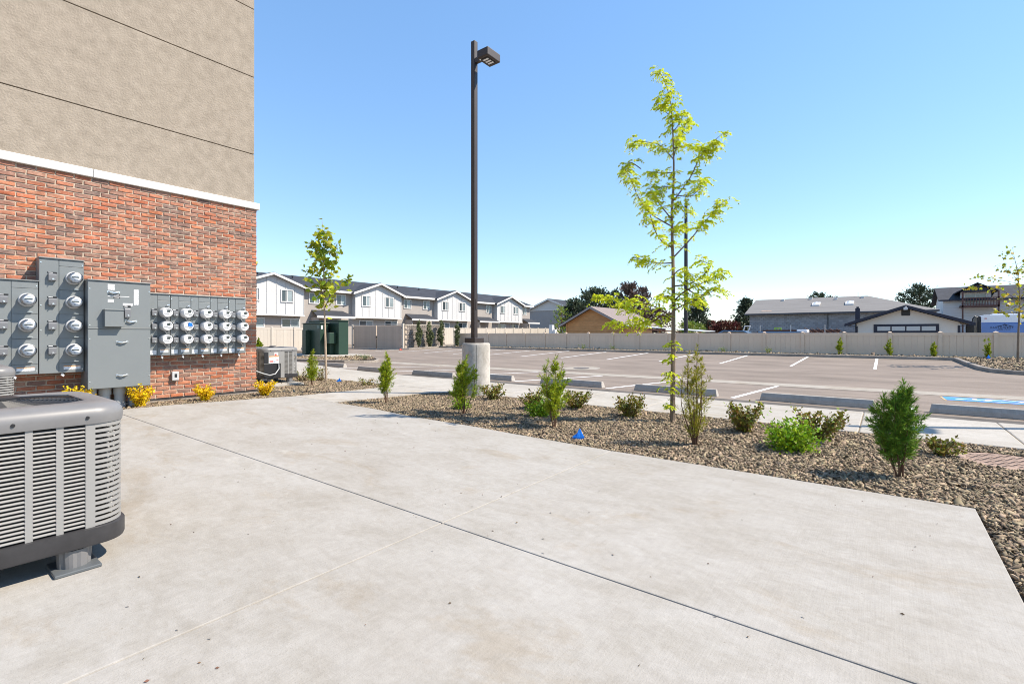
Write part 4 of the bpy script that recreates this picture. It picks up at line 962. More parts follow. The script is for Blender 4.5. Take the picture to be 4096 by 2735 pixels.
for k, y in enumerate(APX):
    b = MB(); b.box(TX-.1, GX, y-hw+.05, y+hw-.05, 2.87, 5.5); b.prism([(GX, y-hw+.05, 5.5), (GX, y+hw-.05, 5.5), (GX, y, 6.62)], (-1.5, 0, 0)); gw = b.build('gable_wall', BOARDW, TR)
    b = MB(); b.box(GX-.02, GX+.04, y-hw, y+hw, 2.80, 2.92); b.build('skirt_board', TRIMW, gw)
    for i in range(8):
        yy = y-hw+.1+(2*hw-.2)*i/7; zt = min(6.6-abs(yy-y)*.36, 6.55)
        b = MB(); b.box(GX, GX+.035, yy-.03, yy+.03, 2.92, zt-.1); b.build('batten', BOARDW, gw)
    wins = [(y-2.32, y-1.12), (y+.78, y+1.98)] if k else [(y-2.3, y-1.1), (y+.82, y+2.02)]
    for u0, u1 in wins: window(gw, 'x', GX+.01, u0, u1, 4.07, 5.27)
    for u0, u1 in ((y-2.2, y-.4), (y+1.15, y+3.0)): window(TR, 'x', TX, u0, u1, 1.7, 2.6)
    # cross gable roof
    e = hw+.38; zr = 6.76; ze = zr-e*.36; xb = -48.1
    b = MB()
    b.prism([(-43.98, y, zr), (-43.98, y-e, ze), (-44.6, y-e, ze), (xb, y, zr)], (0, 0, -.11)); b.prism([(-43.98, y, zr), (xb, y, zr), (-44.6, y+e, ze), (-43.98, y+e, ze)], (0, 0, -.11))
    gr_ = b.build('gable_roof', SHINGLE, RF)
    b = MB()
    for s_ in (-1, 1): b.prism([(-43.97, y, zr-.02), (-43.97, y+s_*e, ze-.02), (-43.97, y+s_*e, ze-.24), (-43.97, y, zr-.24)], (-.08, 0, 0))
    b.build('rake_board', TRIMW, gr_)
for k, y in enumerate(APX):
    r0 = y+hw
    w1 = (r0+.75, r0+1.9); w2 = (r0+3.75, r0+4.9)
    window(TR, 'x', TX, *w1, 4.1, 5.23)
    if k < 3: window(TR, 'x', TX, *w2, 4.1, 5.23)
    p0, p1 = (r0+.75, r0+5.0) if k < 3 else (r0+.2, r0+3.3)
    b = MB(); b.slab((-43.5, p0, 2.9), (-43.5, p1, 2.9), (TX+.01, p1-.5, 3.5), (TX+.01, p0+.3, 3.5), .1); pr = b.build('porch_roof', SHINGLE, TR)
    b = MB(); b.box(-43.52, -43.42, p0, p1, 2.68, 2.88); b.build('fascia', TRIMW, pr)
    b = MB(); b.box(TX, -43.7, p0+.2, p0+.32, -.6, 2.75); b.build('porch_wall', HOUSEG, pr)
    b = MB(); b.box(TX+.02, TX+.06, p0+1.4, p0+2.4, -.4, 1.75); b.build('door', mat('tan_door', (.36, .25, .16), .5), TR)
for yy in (18, 22, 25.5, 29, 36.5, 39, 42.5, 48, 50.5, 53, 61):
    b = MB(); b.lathe([(.07, 6.6), (.07, 7.0), (.1, 7.02), (.1, 7.08)], (-48.1, yy, 0), 'z', 8); b.build('roof_vent', BLACK, RF)
# grey end house beyond the row
EH = thing('house', 'dark grey end house with white gable peak at the end of the townhouses', 'house', (-49, 80, -.5))
b = MB(); b.box(-54.3, -43.9, 75, 92, -.5, 5.5); b.build('wall', HOUSED, EH)
b = MB(); b.prism([(-54.3, 74.95, 5.5), (-43.9, 74.95, 5.5), (-49.1, 74.95, 7.4)], (0, 17, 0)); gp = b.build('gable_peak', BOARDW, EH)
b = MB(); b.box(-54.3, -43.9, 74.9, 75.05, 5.44, 5.6); b.build('belly_board', TRIMW, EH)
b = MB(); b.slab((-55, 74.4, 5.35), (-49.1, 74.4, 7.62), (-49.1, 92.4, 7.62), (-55, 92.4, 5.35), .12); b.slab((-49.1, 74.4, 7.62), (-43.2, 74.4, 5.35), (-43.2, 92.4, 5.35), (-49.1, 92.4, 7.62), .12); er = b.build('roof', SHINGLE, EH)
b = MB()
for s_ in (-1, 1): b.prism([(-49.1, 74.36, 7.6), (-49.1+s_*5.9, 74.36, 5.33), (-49.1+s_*5.9, 74.36, 5.05), (-49.1, 74.36, 7.32)], (0, .07, 0))
b.build('rake_board', TRIMW, er)
window(EH, 'y', 75, -46.0, -44.9, 3.0, 5.0, mull=0, sgn=-1); window(EH, 'y', 75, -52.4, -50.6, 1.0, 2.0, sgn=-1); window(EH, 'y', 75, -48.9, -47.3, 1.0, 2.2, sgn=-1)

# cedar shed
CB = thing('shed', 'orange cedar clapboard shed with a brown gable roof behind the fence', 'shed', (-22.5, 42, 0))
b = MB(); b.box(-25.4, -19.7, 42, 50, 0, 2.2); b.prism([(-25.4, 42, 2.2), (-19.7, 42, 2.2), (-22.55, 42, 3.62)], (0, 8, 0)); cw_ = b.build('wall', CEDAR, CB)
k = 0; z = .25
while z < 3.45:
    half = 2.85 if z < 2.15 else 2.85*(3.62-z-.14)/1.42
    if half > .15:
        b = MB(); b.prism([(-22.55-half, 41.965, z), (-22.55-half, 41.998, z+.155), (-22.55-half, 42.01, z+.155), (-22.55-half, 42.01, z)], (2*half, 0, 0)); b.build('clapboard', CEDAR, cw_)
    z += .15
b = MB(); b.slab((-26.1, 41.5, 1.98), (-22.55, 41.5, 3.78), (-22.55, 50.4, 3.78), (-26.1, 50.4, 1.98), .09); b.slab((-22.55, 41.5, 3.78), (-19.0, 41.5, 1.98), (-19.0, 50.4, 1.98), (-22.55, 50.4, 3.78), .09); cr = b.build('roof', SHINGB, CB)
b = MB()
for s_ in (-1, 1): b.prism([(-22.55, 41.48, 3.72), (-22.55+s_*3.55, 41.48, 1.92), (-22.55+s_*3.55, 41.48, 1.76), (-22.55, 41.48, 3.56)], (0, .05, 0))
b.build('rake_board', mat('weathered_trim', (.30, .27, .26), .8), cr)
for xx in (-25.42, -19.72): b = MB(); b.box(xx-.06, xx+.08, 41.94, 42.05, 0, 2.15); b.build('corner_board', CEDAR, CB)
TS = thing('lean_to', 'low lean-to with pale metal roofing sheets right of the cedar shed', 'lean-to', (-16.6, 41.5, 0))
b = MB(); b.slab((-19.2, 40.4, 1.95), (-11.6, 40.2, 1.34), (-11.4, 43, 1.36), (-19.2, 43, 2.0), .05); b.build('roof_sheet', TIN, TS)
b = MB(); b.slab((-19.4, 40.2, 1.80), (-13.6, 40.0, 1.30), (-13.4, 40.5, 1.32), (-19.4, 40.6, 1.84), .06); b.build('edge_beam', RUST, TS)
for xx in (-18.8, -15.3, -11.9): b = MB(); b.box(xx-.06, xx+.06, 40.5, 40.62, 0, 1.9-.08*(xx+19)); b.build('post', CEDAR, TS)
wb = MB(); wb.box(-26.45, -25.95, 40.6, 41, 0, 1.55); wb.box(-26.6, -26.2, 40.5, 40.9, 0, 2.0)
tag(wb.build('utility_box', WHITEP, None, bevel=.03), 'white utility box at the left corner of the cedar shed', 'utility box')

# block warehouse
WH = thing('block_warehouse', 'long grey concrete block building with a worn grey hip roof', 'building', (-4, 58.5, 0))
b = MB(); b.box(-11.9, 3.2, 58.6, 69, 0, 3.28); bw_ = b.build('wall', CMU, WH)
bb = MB(); bb.box(-.19, .19, -.02, .04, -.095, .095); bbm = bb.mesh('block', CMU)
rn = random.Random(5)
for r_ in range(6):
    for k in range(24):
        x = -11.7+.4*k+(.2 if r_ % 2 else 0)
        if x < -2.2 : inst('block', bbm, (x+4, .085+rn.uniform(-.012, .006), 1.32+.2*r_+.095), bw_)
ms = MB()
for r_ in range(16):
    if 6 <= r_ < 12: pass
    for k in range(38):
        x = -11.7+.4*k+(.2 if r_ % 2 else 0); z = .2*r_+.12
        if x < 3 and not (1.32 <= z-.0 <= 2.5 and x < -2.2): ms.add([(x+p[0], 58.585+rn.uniform(-.012, .006)+p[1], z+p[2]) for p in bb.v], bb.f)
tag(ms.build('blocks', CMU, bw_), kind='stuff')
b = MB()
A, B_, C_, D_ = (-12.3, 58, 3.32), (3.9, 58, 3.32), (3.9, 70, 3.32), (-12.3, 70, 3.32); E_, F_ = (-12.3, 64, 5.18), (-1.5, 64, 5.18)
b.prism([A, B_, F_, E_], (0, 0, -.12)); b.prism([B_, C_, F_], (0, 0, -.12)); b.prism([C_, D_, E_, F_], (0, 0, -.12)); wr = b.build('roof', SHINGG, WH)
b = MB(); b.box(-12.3, 3.9, 57.9, 57.99, 3.17, 3.31); b.build('gutter', mat('gutter_blue_grey', (.06, .065, .08), .5), WH)
b = MB(); b.add([(-12.1, 58.3, 3.25), (-12.1, 69.7, 3.25), (-12.1, 64, 5.0)], [(0, 1, 2)]); b.build('gable_end', CMU, WH)
rz_ = lambda y: 3.32+(y-58)*1.86/6
for (x, y) in ((-5.85, 61.0), (-2.9, 61.0)):
    b = MB(); b.prism([(x-.36, y-.55, rz_(y-.55)+.0), (x+.36, y-.55, rz_(y-.55)), (x+.36, y+.55, rz_(y+.55)), (x-.36, y+.55, rz_(y+.55))], (0, 0, .13)); sk = b.build('skylight', TRIMW, wr)
    b = MB(); V_ = []
    for i in range(5):
        for j in range(5):
            u, v_ = -1+i*.5, -1+j*.5; yy = y+v_*.42; V_.append((x+u*.26, yy, rz_(yy)+.132+.16*(1-u*u)*(1-v_*v_)))
    b.add(V_, [(i*5+j, (i+1)*5+j, (i+1)*5+j+1, i*5+j+1) for i in range(4) for j in range(4)]); b.build('dome', mat('skylight_dome', (.62, .63, .66), .15), sk, smooth=True)
for (x, y) in ((-9.3, 63.2), (-6.6, 63.4), (-4.2, 63.0), (-1.9, 63.2)):
    b = MB(); b.box(x-.14, x+.14, y-.15, y+.15, rz_(y-.15), rz_(y)+.16); b.build('roof_vent', TRIMW, wr)
b = MB(); b.lathe([(.02, 5.0), (.02, 5.6)], (-2.3, 63.9, 0), 'z', 6); b.build('antenna', BLACK, wr)
b = MB(); b.prism([(-10.9, 58.75, rz_(58.75)+.01), (-9.7, 58.75, rz_(58.75)+.01), (-9.9, 59.1, rz_(59.1)+.01), (-10.7, 59.1, rz_(59.1)+.01)], (0, 0, .012)); b.build('patched_shingles', mat('bare_patch', (.32, .24, .19), .9, .3, 5), wr)
b = MB(); b.tube([(-4.6, 58.5, 3.2), (-4.6, 58.5, .2)], .03, 6); b.build('downpipe', BLACK, WH)
# rusty frames stacked in front of the warehouse
rk = thing('steel_rack', 'stack of rusty steel frames lying before the block building', 'steel rack', (-7.0, 54, 0))
for k in range(4):
    b = MB(); b.box(-10.2+.2*k, -3.3, 53.6+.3*k, 53.7+.3*k, 1.27+.06*k, 1.34+.06*k); b.build('beam', RUST, rk)
for k in range(12):
    b = MB(); x = -10.1+.6*k; b.box(x, x+.07, 53.55, 54.7, .0 if k % 3 == 0 else 1.1, 1.3); b.build('upright', RUST, rk)
for k in range(6):
    b = MB(); x = -6.3+.5*k; b.tube([(x, 53.5, 1.2), (x+.25, 53.5, 1.72-.03*k), (x+.9, 53.5, 1.2)], .03, 5); b.build('bent_frame', RUST, rk)
for k, x in enumerate((-9.6, -7.0, -4.3, -1.9)):
    b = MB(); b.tube([(x, 51.8, 0), (x, 51.8, 1.95)], .035, 6)
    tag(b.build('steel_post', mat('pale_post', (.45, .44, .42), .6), None), ['leftmost thin pale post before the block building', 'second thin pale post before the block building', 'third thin pale post before the block building', 'thin pale post beside the dark chimney'][k], 'post', 'thin pale posts behind the fence')

# white garage with navy trim
GA = thing('garage', 'white garage with navy fascia and a row of windows in its door', 'garage', (1.3, 50, 0))
b = MB(); b.box(-1.9, 4.5, 50, 55.6, 0, 2.0); b.prism([(-1.9, 50, 2.0), (4.5, 50, 2.0), (1.3, 50, 3.15)], (0, 5.6, 0)); gw_ = b.build('wall', GARW, GA)
b = MB(); b.slab((-2.7, 49.4, 1.98), (1.3, 49.4, 3.42), (1.3, 56, 3.42), (-2.7, 56, 1.98), .1); b.slab((1.3, 49.4, 3.42), (5.3, 49.4, 1.98), (5.3, 56, 1.98), (1.3, 56, 3.42), .1); gr2 = b.build('roof', SHINGG, GA)
b = MB()
for s_ in (-1, 1): b.prism([(1.3, 49.37, 3.40), (1.3+s_*4.02, 49.37, 1.96), (1.3+s_*4.02, 49.37, 1.74), (1.3, 49.37, 3.17)], (0, .06, 0))
b.build('rake_fascia', NAVY, gr2)
for s_ in (-1, 1): b = MB(); b.box(1.3+s_*3.55-.3, 1.3+s_*3.55+.3, 49.45, 50.0, 1.72, 1.78); b.build('soffit', NAVY, gr2)
for xx in (-1.92, 4.44): b = MB(); b.box(xx-.05, xx+.1, 49.96, 50.02, 0, 1.75); b.build('corner_board', NAVY, GA)
b = MB(); b.box(-.75, 3.32, 49.955, 50.0, 0, 1.9); gd_ = b.build('garage_door', NAVY, GA)
for k in range(4):
    b = MB(); b.box(-.50+.93*k, .34+.93*k, 49.94, 49.96, 1.37, 1.72); b.build('door_window', mat('pale_pane', (.50, .51, .51), .15), gd_)
b = MB(); b.box(1.04, 1.58, 49.96, 50.0, 2.58, 3.05); b.build('gable_vent', BLACK, GA)
b = MB(); b.box(1.16, 1.42, 49.2, 49.38, 3.02, 3.2); b.lathe([(.05, 3.2), (.07, 3.3)], (1.29, 49.3, 0), 'z', 8); b.build('flood_light', WHITEP, GA)
b = MB(); b.box(-2.12, -1.78, 53.2, 53.54, 0, 3.42); b.box(-2.04, -1.86, 53.28, 53.46, 3.42, 3.55); tag(b.build('chimney_pipe', NAVY, None), 'dark square chimney rising left of the white garage', 'chimney')

# house with balcony
BH = thing('house', 'white sided house with navy dormer and red-brown balcony at the right', 'house', (8, 66, 0))
b = MB(); b.box(4.7, 22, 66, 75, 0, 4.6); b.build('wall', WHSID, BH)
b = MB(); b.prism([(4.7, 66, 4.6), (4.7, 75, 4.6), (4.7, 70.5, 6.0)], (17.3, 0, 0)); b.build('gable_wall', WHSID, BH)
b = MB(); b.slab((4.3, 65.5, 4.55), (22.4, 65.5, 4.55), (22.4, 70.5, 6.15), (4.3, 70.5, 6.15), .12); b.slab((4.3, 70.5, 6.15), (22.4, 70.5, 6.15), (22.4, 75.5, 4.55), (4.3, 75.5, 4.55), .12); br = b.build('roof', SHINGLE, BH)
b = MB(); b.box(4.4, 22.4, 65.42, 65.5, 4.42, 4.56); b.build('fascia', NAVY, br)
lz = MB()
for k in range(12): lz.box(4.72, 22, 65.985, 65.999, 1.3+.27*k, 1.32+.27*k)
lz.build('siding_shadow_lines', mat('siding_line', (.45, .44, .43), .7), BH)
b = MB(); b.prism([(5.9, 65.0, 5.25), (8.3, 65.0, 5.25), (7.1, 65.0, 5.95)], (0, 4.5, 0)); dm = b.build('dormer', NAVY, BH)
b = MB(); b.slab((5.6, 64.7, 5.28), (7.1, 64.7, 6.12), (7.1, 69.8, 6.12), (5.6, 69.8, 5.28), .1); b.slab((7.1, 64.7, 6.12), (8.6, 64.7, 5.28), (8.6, 69.8, 5.28), (7.1, 69.8, 6.12), .1); b.build('dormer_roof', SHINGLE, dm)
b = MB(); b.box(6.0, 8.2, 65.9, 66.4, 3.9, 5.25); b.build('dormer_wall', WHSID, dm)
window(BH, 'y', 65.9, 6.25, 7.9, 4.0, 5.15, sgn=-1, pane=PANEL_)
b = MB(); b.box(5.9, 8.6, 64.3, 65.9, 3.72, 3.9); dk = b.build('balcony_deck', WOODR, BH)
b = MB(); b.box(5.9, 8.6, 64.3, 64.38, 4.55, 4.63); b.box(5.9, 8.6, 64.3, 64.38, 3.98, 4.04); b.build('railing', WOODR, dk)
for k in range(14):
    b = MB(); x = 5.95+.2*k; b.box(x, x+.06, 64.31, 64.37, 3.9, 4.56); b.build('baluster', WOODR, dk)
for x in (5.95, 8.45): b = MB(); b.box(x, x+.12, 64.3, 64.42, 0, 5.25); b.build('post', WOODR, dk)
b = MB(); b.slab((10.2, 63.9, 4.3), (18, 63.9, 4.3), (18, 66, 4.5), (10.2, 66, 4.5), .1); b.build('porch_roof', SHINGLE, BH)

# travel trailer
RV = thing('travel_trailer', 'white and blue travel trailer with mountain lettering behind the fence at right', 'trailer', (9.5, 52.8, 0))
prof = [(0.35, 0), (.35, 2.2), (2.45, 0), (2.58, 0)]
b = MB(); b.prism([(5.9, 52, .45), (13.6, 52, .45), (13.6, 52, 2.46), (13.4, 52, 2.58), (6.05, 52, 2.58), (5.9, 52, 2.44)], (0, 2.4, 0)); body = b.build('body', RVW, RV, bevel=.03)
b = MB(); b.box(5.92, 13.58, 51.988, 52.0, .5, 1.94); b.build('blue_side', RVB, body)
b = MB(); b.box(5.92, 13.58, 51.98, 51.989, 1.93, 1.985); b.build('stripe', RVBD, body)
b = MB(); b.prism([(8.0, 51.978, 1.95), (8.9, 51.978, 2.25), (13.5, 51.978, 2.5), (13.5, 51.978, 1.95)], (0, .006, 0)); b.build('swoosh', RVBD, body)
for x in (6.1, 8.35): b = MB(); b.box(x, x+.12, 51.97, 52.0, 2.28, 2.34); b.build('marker_light', STICKR, body)
b = MB(); b.box(6.6, 8.2, 52.6, 53.6, 2.58, 2.68); b.build('roof_vent', RVW, body, bevel=.03)
b = MB()
for poly in ([(6.72, 1.685), (7.0, 1.78), (7.06, 1.70)], [(7.0, 1.74), (7.21, 1.89), (7.18, 1.72), (7.1, 1.76)], [(7.2, 1.89), (7.36, 1.79), (7.32, 1.73), (7.24, 1.70)], [(7.36, 1.80), (7.72, 1.675), (7.45, 1.70)]):
    b.prism([(x, 51.974, z) for x, z in poly], (0, .012, 0))
b.build('mountain_emblem', RVN, body)
def text_mesh(name, txt, size, loc, m, parent, shear=0, space=1.0, off=0.0):
    cu = bpy.data.curves.new(name, 'FONT'); cu.body = txt; cu.size = size; cu.shear = shear; cu.space_character = space; cu.extrude = .004; cu.offset = off
    to = bpy.data.objects.new(name+'_t', cu); COL.objects.link(to)
    bpy.context.view_layer.update(); dg = bpy.context.evaluated_depsgraph_get()
    me = bpy.data.meshes.new_from_object(to.evaluated_get(dg)); me.name = name
    bpy.data.objects.remove(to); me.materials.clear(); me.materials.append(m)
    o = bpy.data.objects.new(name, me); COL.objects.link(o); o.parent = parent; o.location = loc; o.rotation_euler = (R(90), 0, 0); return o
text_mesh('lettering', 'EASTOWEST', .17, (6.42-9.5, 51.98-52.8, 1.545), RVN, body, space=1.42, off=.004)
text_mesh('lettering', 'Della Terra', .15, (6.8-9.5, 51.98-52.8, 1.42), RVN, body, shear=.35, space=1.0)
b = MB(); b.box(5.72, 5.9, 52.05, 54.3, .45, 2.5); b.build('end_cap', BLACK, RV, bevel=.05)
b = MB(); b.tube([(5.42, 51.9, .5), (5.42, 51.9, 2.3), (5.55, 51.9, 2.5), (5.7, 51.9, 2.4), (5.7, 51.9, .5)], .045, 6); b.build('ladder', BLACK, RV)
b = MB(); b.box(5.02, 5.5, 51.8, 52.0, 1.0, 1.86); b.build('spare_carrier', BLACK, RV, bevel=.05)
for x in (9.2, 10.2): b = MB(); b.lathe([(.36, 51.95), (.36, 52.25)], (x, 0, .36), 'y', 20); b.build('wheel', BLACK, RV)

# dark utility pole and bits seen over the fence
up = MB(); up.tube([(-11.73, 36.4, 0), (-11.73, 36.4, 10.85)], [.16, .11], 12); up.v = [(v[0], v[1], v[2]) for v in up.v]
UP = up.build('utility_pole', mat('dark_pole', (.03, .028, .03), .6), None, smooth=True); tag(UP, 'tall dark round pole rising beyond the fence behind the locust tree', 'pole')
car = thing('parked_car', 'dark blue car roof showing above the fence beside the dark pole', 'car', (-10.5, 47, 0))
b = MB(); b.prism([(-12.7, 46.2, .35), (-8.4, 46.2, .35), (-8.3, 46.2, .8), (-9.1, 46.2, .95), (-9.8, 46.2, 1.40), (-11.6, 46.2, 1.44), (-12.4, 46.2, 1.0), (-12.75, 46.2, .85)], (0, 1.7, 0)); b.build('body', CARB, car, bevel=.06)
b = MB(); b.prism([(-12.0, 46.185, 1.0), (-9.4, 46.185, 1.0), (-9.95, 46.185, 1.34), (-11.5, 46.185, 1.37)], (0, .01, 0)); b.build('side_window', PANE, car)
for x in (-11.8, -9.2): b = MB(); b.lathe([(.32, 46.15), (.32, 46.4)], (x, 0, .32), 'y', 16); b.build('wheel', BLACK, car)
tr_ = thing('pickup_truck', 'blue-grey truck with pale roof behind the fence, left of the red bush', 'truck', (-7.5, 50, 0))
b = MB(); b.box(-9.3, -5.6, 49.2, 51, .5, 1.32); b.build('body', CARB, tr_, bevel=.06)
b = MB(); b.box(-6.2, -5.4, 49.3, 50.9, 1.2, 1.5); b.build('cab', RVW, tr_, bevel=.06)
for x in (-8.6, -6.2): b = MB(); b.lathe([(.36, 49.15), (.36, 49.4)], (x, 0, .36), 'y', 16); b.build('wheel', BLACK, tr_)
gs = thing('yard_sign', 'small lime green square frame above the fence before the red bush', 'sign', (-8.9, 56, 0))
gx = MB(); x0, x1, z0, z1 = -9.05, -8.4, 1.2, 1.75
for a in ((x0, x1, z1-.1, z1), (x0, x1, z0, z0+.1), (x0, x0+.1, z0+.1, z1-.1), (x1-.1, x1, z0+.1, z1-.1), (-8.76, -8.68, z0+.1, z1-.1)): gx.box(a[0], a[1], 56, 56.06, a[2], a[3])
gx.box(-8.76, -8.70, 56, 56.06, 0, z0); gx.build('frame', mat('lime_paint', (.35, .60, .05), .5), gs)
lad = thing('step_frame', 'white leaning frame at the left end of the block building', 'frame', (-11.0, 50, 0))
for x in (-10.7, -10.25): b = MB(); b.tube([(x-.4, 50, 0), (x+.1, 50.2, 1.9)], .05, 6); b.build('rail', WHITEP, lad)
for z in (.9, 1.85): b = MB(); b.tube([(-11.1+.27*z, 50.1, z), (-10.6+.27*z, 50.1, z)], .05, 6); b.build('crossbar', WHITEP, lad)

# ------------------------------------------------------------------ foliage helpers
def unit(a): return a/np.maximum(np.linalg.norm(a, axis=-1, keepdims=True), 1e-9)
def leaf_quads(P, D, L, Wd, fold=.25, droop=0.0, mid=.45):
    """diamond leaves: base P, direction D, length L, width Wd; returns verts and faces"""
    n = len(P); D = unit(D); U = RNG.normal(0, 1, (n, 3)); S = unit(np.cross(D, U)); Nn = np.cross(S, D)
    L = np.broadcast_to(L, (n,))[:, None]; Wd = np.broadcast_to(Wd, (n,))[:, None]
    tip = P + D*L; tip[:, 2] -= droop*L[:, 0]; m = P + D*L*mid
    v = np.stack([P, m+S*Wd/2+Nn*Wd*fold, tip, m-S*Wd/2+Nn*Wd*fold], 1)
    return v.reshape(-1, 3), np.arange(n*4).reshape(-1, 4)
def join(parts):
    V = []; F = []; o = 0
    for v, f in parts: V.append(v); F.append(f+o); o += len(v)
    return np.concatenate(V), np.concatenate(F)
def along(pts, t):
    pts = np.array(pts, float); seg = np.linalg.norm(np.diff(pts, axis=0), axis=1); cum = np.r_[0, np.cumsum(seg)]; x = np.clip(t, 0, 1)*cum[-1]
    i = np.clip(np.searchsorted(cum, x)-1, 0, len(seg)-1); f = ((x-cum[i])/np.maximum(seg[i], 1e-9))[:, None]
    return pts[i]*(1-f)+pts[i+1]*f, unit(pts[i+1]-pts[i])
def smooth_path(pts, n=8):
    pts = np.array(pts, float); k = len(pts)
    if k < 3: return [tuple(p) for p in pts]
    out = []
    for i in range(k-1):
        p0, p1, p2, p3 = pts[max(i-1, 0)], pts[i], pts[i+1], pts[min(i+2, k-1)]
        for t in np.linspace(0, 1, n, endpoint=False):
            out.append(tuple(.5*((2*p1)+(-p0+p2)*t+(2*p0-5*p1+4*p2-p3)*t*t+(-p0+3*p1-3*p2+p3)*t**3)))
    out.append(tuple(pts[-1])); return out

def feathery(label, x, y, h, wd, m, zg=-.05, n=900, lean=0.0, bare=.22, stems=6, blade=.075, bw=.006, seed=0, name='conifer_shrub', group='feathery upright shrubs', spread=1.0, top2=None):
    """upright young conifer: several bare stems and needle sprays"""
    global RNG
    keep = RNG; RNG = np.random.default_rng(seed+11)
    o = thing(name, label, 'shrub', (x, y, zg), group); P = []; Dv = []; ends = []
    for k in range(stems):
        q = 2*math.pi*k/stems + RNG.uniform(-.4, .4); r = wd*.5*RNG.uniform(.3, .85); hh = h*RNG.uniform(.55, .96) if k else h*.98
        if k == 0: r = .02
        tipx = r*math.cos(q)+lean*hh; tipy = r*math.sin(q)
        pts = smooth_path([(RNG.uniform(-.02, .02), RNG.uniform(-.02, .02), -.02), (tipx*.35, tipy*.35, hh*.25), (tipx*.85, tipy*.85, hh*.62), (tipx*.8, tipy*.8, hh*.97)], 5)
        b = MB(); b.tube(pts, list(np.linspace(.005+.004*h, .0015, len(pts))), 5); b.build('stem', TWIG, o, off=(0, 0, 0))
        ends.append(pts)
    parts = []
    ns = max(30, int(n/4.6))                       # plumes: feathery side shoots, each with its own needles
    t = bare + (1-bare)*RNG.beta(1.05, 1.1, ns); t[:stems] = .97; who = RNG.integers(0, stems, ns); who[:stems] = np.arange(stems)
    base = np.zeros((ns, 3)); tan = np.zeros((ns, 3))
    for k in range(stems):
        w_ = who == k
        if w_.any(): base[w_], tan[w_] = along(ends[k], t[w_])
    q = RNG.uniform(0, 2*math.pi, ns); out = np.stack([np.cos(q), np.sin(q), np.zeros(ns)], 1)
    env = np.clip(np.sin(np.clip((t-bare*.6)/(1-bare*.6), 0, 1)**.7*math.pi), .12, 1)**.7
    axis = unit(out*RNG.uniform(.35, 1.0, ns)[:, None] + np.array([0, 0, 1.0])*RNG.uniform(.5, 1.2, ns)[:, None]); axis[:stems] = unit(tan[:stems]+RNG.normal(0, .12, (stems, 3)))
    PL = wd*.52*spread*env*RNG.uniform(.55, 1.15, ns); PL[:stems] = np.maximum(PL[:stems], wd*.3)
    K = 34
    for j in range(K):
        f = RNG.uniform(.02, 1, ns); p = base + axis*(PL*f)[:, None]; p[:, 2] -= PL*.10*f*f
        dd = unit(axis*(.55+.5*f)[:, None] + RNG.normal(0, .55, (ns, 3)))
        parts.append(leaf_quads(p, dd, blade*RNG.uniform(.5, 1.05, ns)*(1.05-.35*f), 1.15*bw*RNG.uniform(.7, 1.4, ns), fold=.1))
    V, F = join(parts); V[:, 2] = np.maximum(V[:, 2], .02); npmesh('foliage', V, F, m, o)
    RNG = keep; return o

def leafy(label, x, y, h, wd, m, zg=-.05, n=420, leaf=.032, lw=.02, stems=12, seed=0, name='low_shrub', group='low shrubs in the gravel', dome=False, up=.5):
    global RNG
    keep = RNG; RNG = np.random.default_rng(seed+31)
    o = thing(name, label, 'shrub', (x, y, zg), group); lines = []; sm = MB()
    for k in range(stems):
        q = 2*math.pi*k/stems+RNG.uniform(-.3, .3); r = wd*.5*RNG.uniform(.35, 1.0); hh = h*RNG.uniform(.55, 1.0)*(1-.35*(r/(wd*.5))**2 if dome else 1)
        pts = smooth_path([(0.01*math.cos(q), .01*math.sin(q), -.02), (r*.45*math.cos(q), r*.45*math.sin(q), hh*.5), (r*math.cos(q+.15), r*math.sin(q+.15), hh)], 4)
        b = MB(); b.tube(pts, list(np.linspace(.006, .0022, len(pts))), 4); b.build('stem', TWIG, o, off=(0, 0, 0)); lines.append(pts)
    t = (RNG.beta(2.2, 1.1, n) if dome else RNG.beta(1.8, 1.1, n)); who = RNG.integers(0, stems, n); base = np.zeros((n, 3)); tan = np.zeros((n, 3))
    for k in range(stems):
        w_ = who == k
        if w_.any(): base[w_], tan[w_] = along(lines[k], t[w_])
    base += RNG.normal(0, 1, (n, 3))*leaf*(1.5 if dome else .65); base[:, 2] = np.maximum(base[:, 2], .015)
    q = RNG.uniform(0, 2*math.pi, n); d = np.stack([np.cos(q), np.sin(q), RNG.uniform(-.2, 1, n)*up*2], 1)+tan*.5
    V, F = leaf_quads(base, d, leaf*RNG.uniform(.7, 1.3, n), lw*RNG.uniform(.8, 1.25, n), fold=.22)
    npmesh('foliage', V, F, m, o); RNG = keep; return o

# long bed, front row of upright shrubs (left to right)
feathery('slim upright green shrub at the left tip of the long gravel bed', -6.44, 4.99, .86, .30, CYP, n=620, seed=1, bare=.30, stems=4)
feathery('upright green shrub in front of the concrete lamp base', -4.72, 5.01, .82, .42, CYP, n=760, seed=2, bare=.34, stems=7)
feathery('upright green shrub with yellow-green tips left of the blue flag', -3.17, 4.94, .86, .40, CYP, n=760, seed=3, bare=.30, stems=6)
feathery('tall wispy olive shrub just right of the locust trunk', -1.53, 5.03, 1.02, .42, CYPY, n=620, seed=4, bare=.16, stems=10, blade=.06, bw=.0045)
feathery('dense dark green feathery shrub nearest the camera at the right', .1, 4.88, .76, .36, CYPD, n=950, seed=5, bare=.25, stems=7, blade=.085, bw=.0055)
feathery('upright shrub left of the path beside the thin maple trunk', -9.95, 5.71, .80, .34, CYP, n=520, seed=6, bare=.25, stems=4)
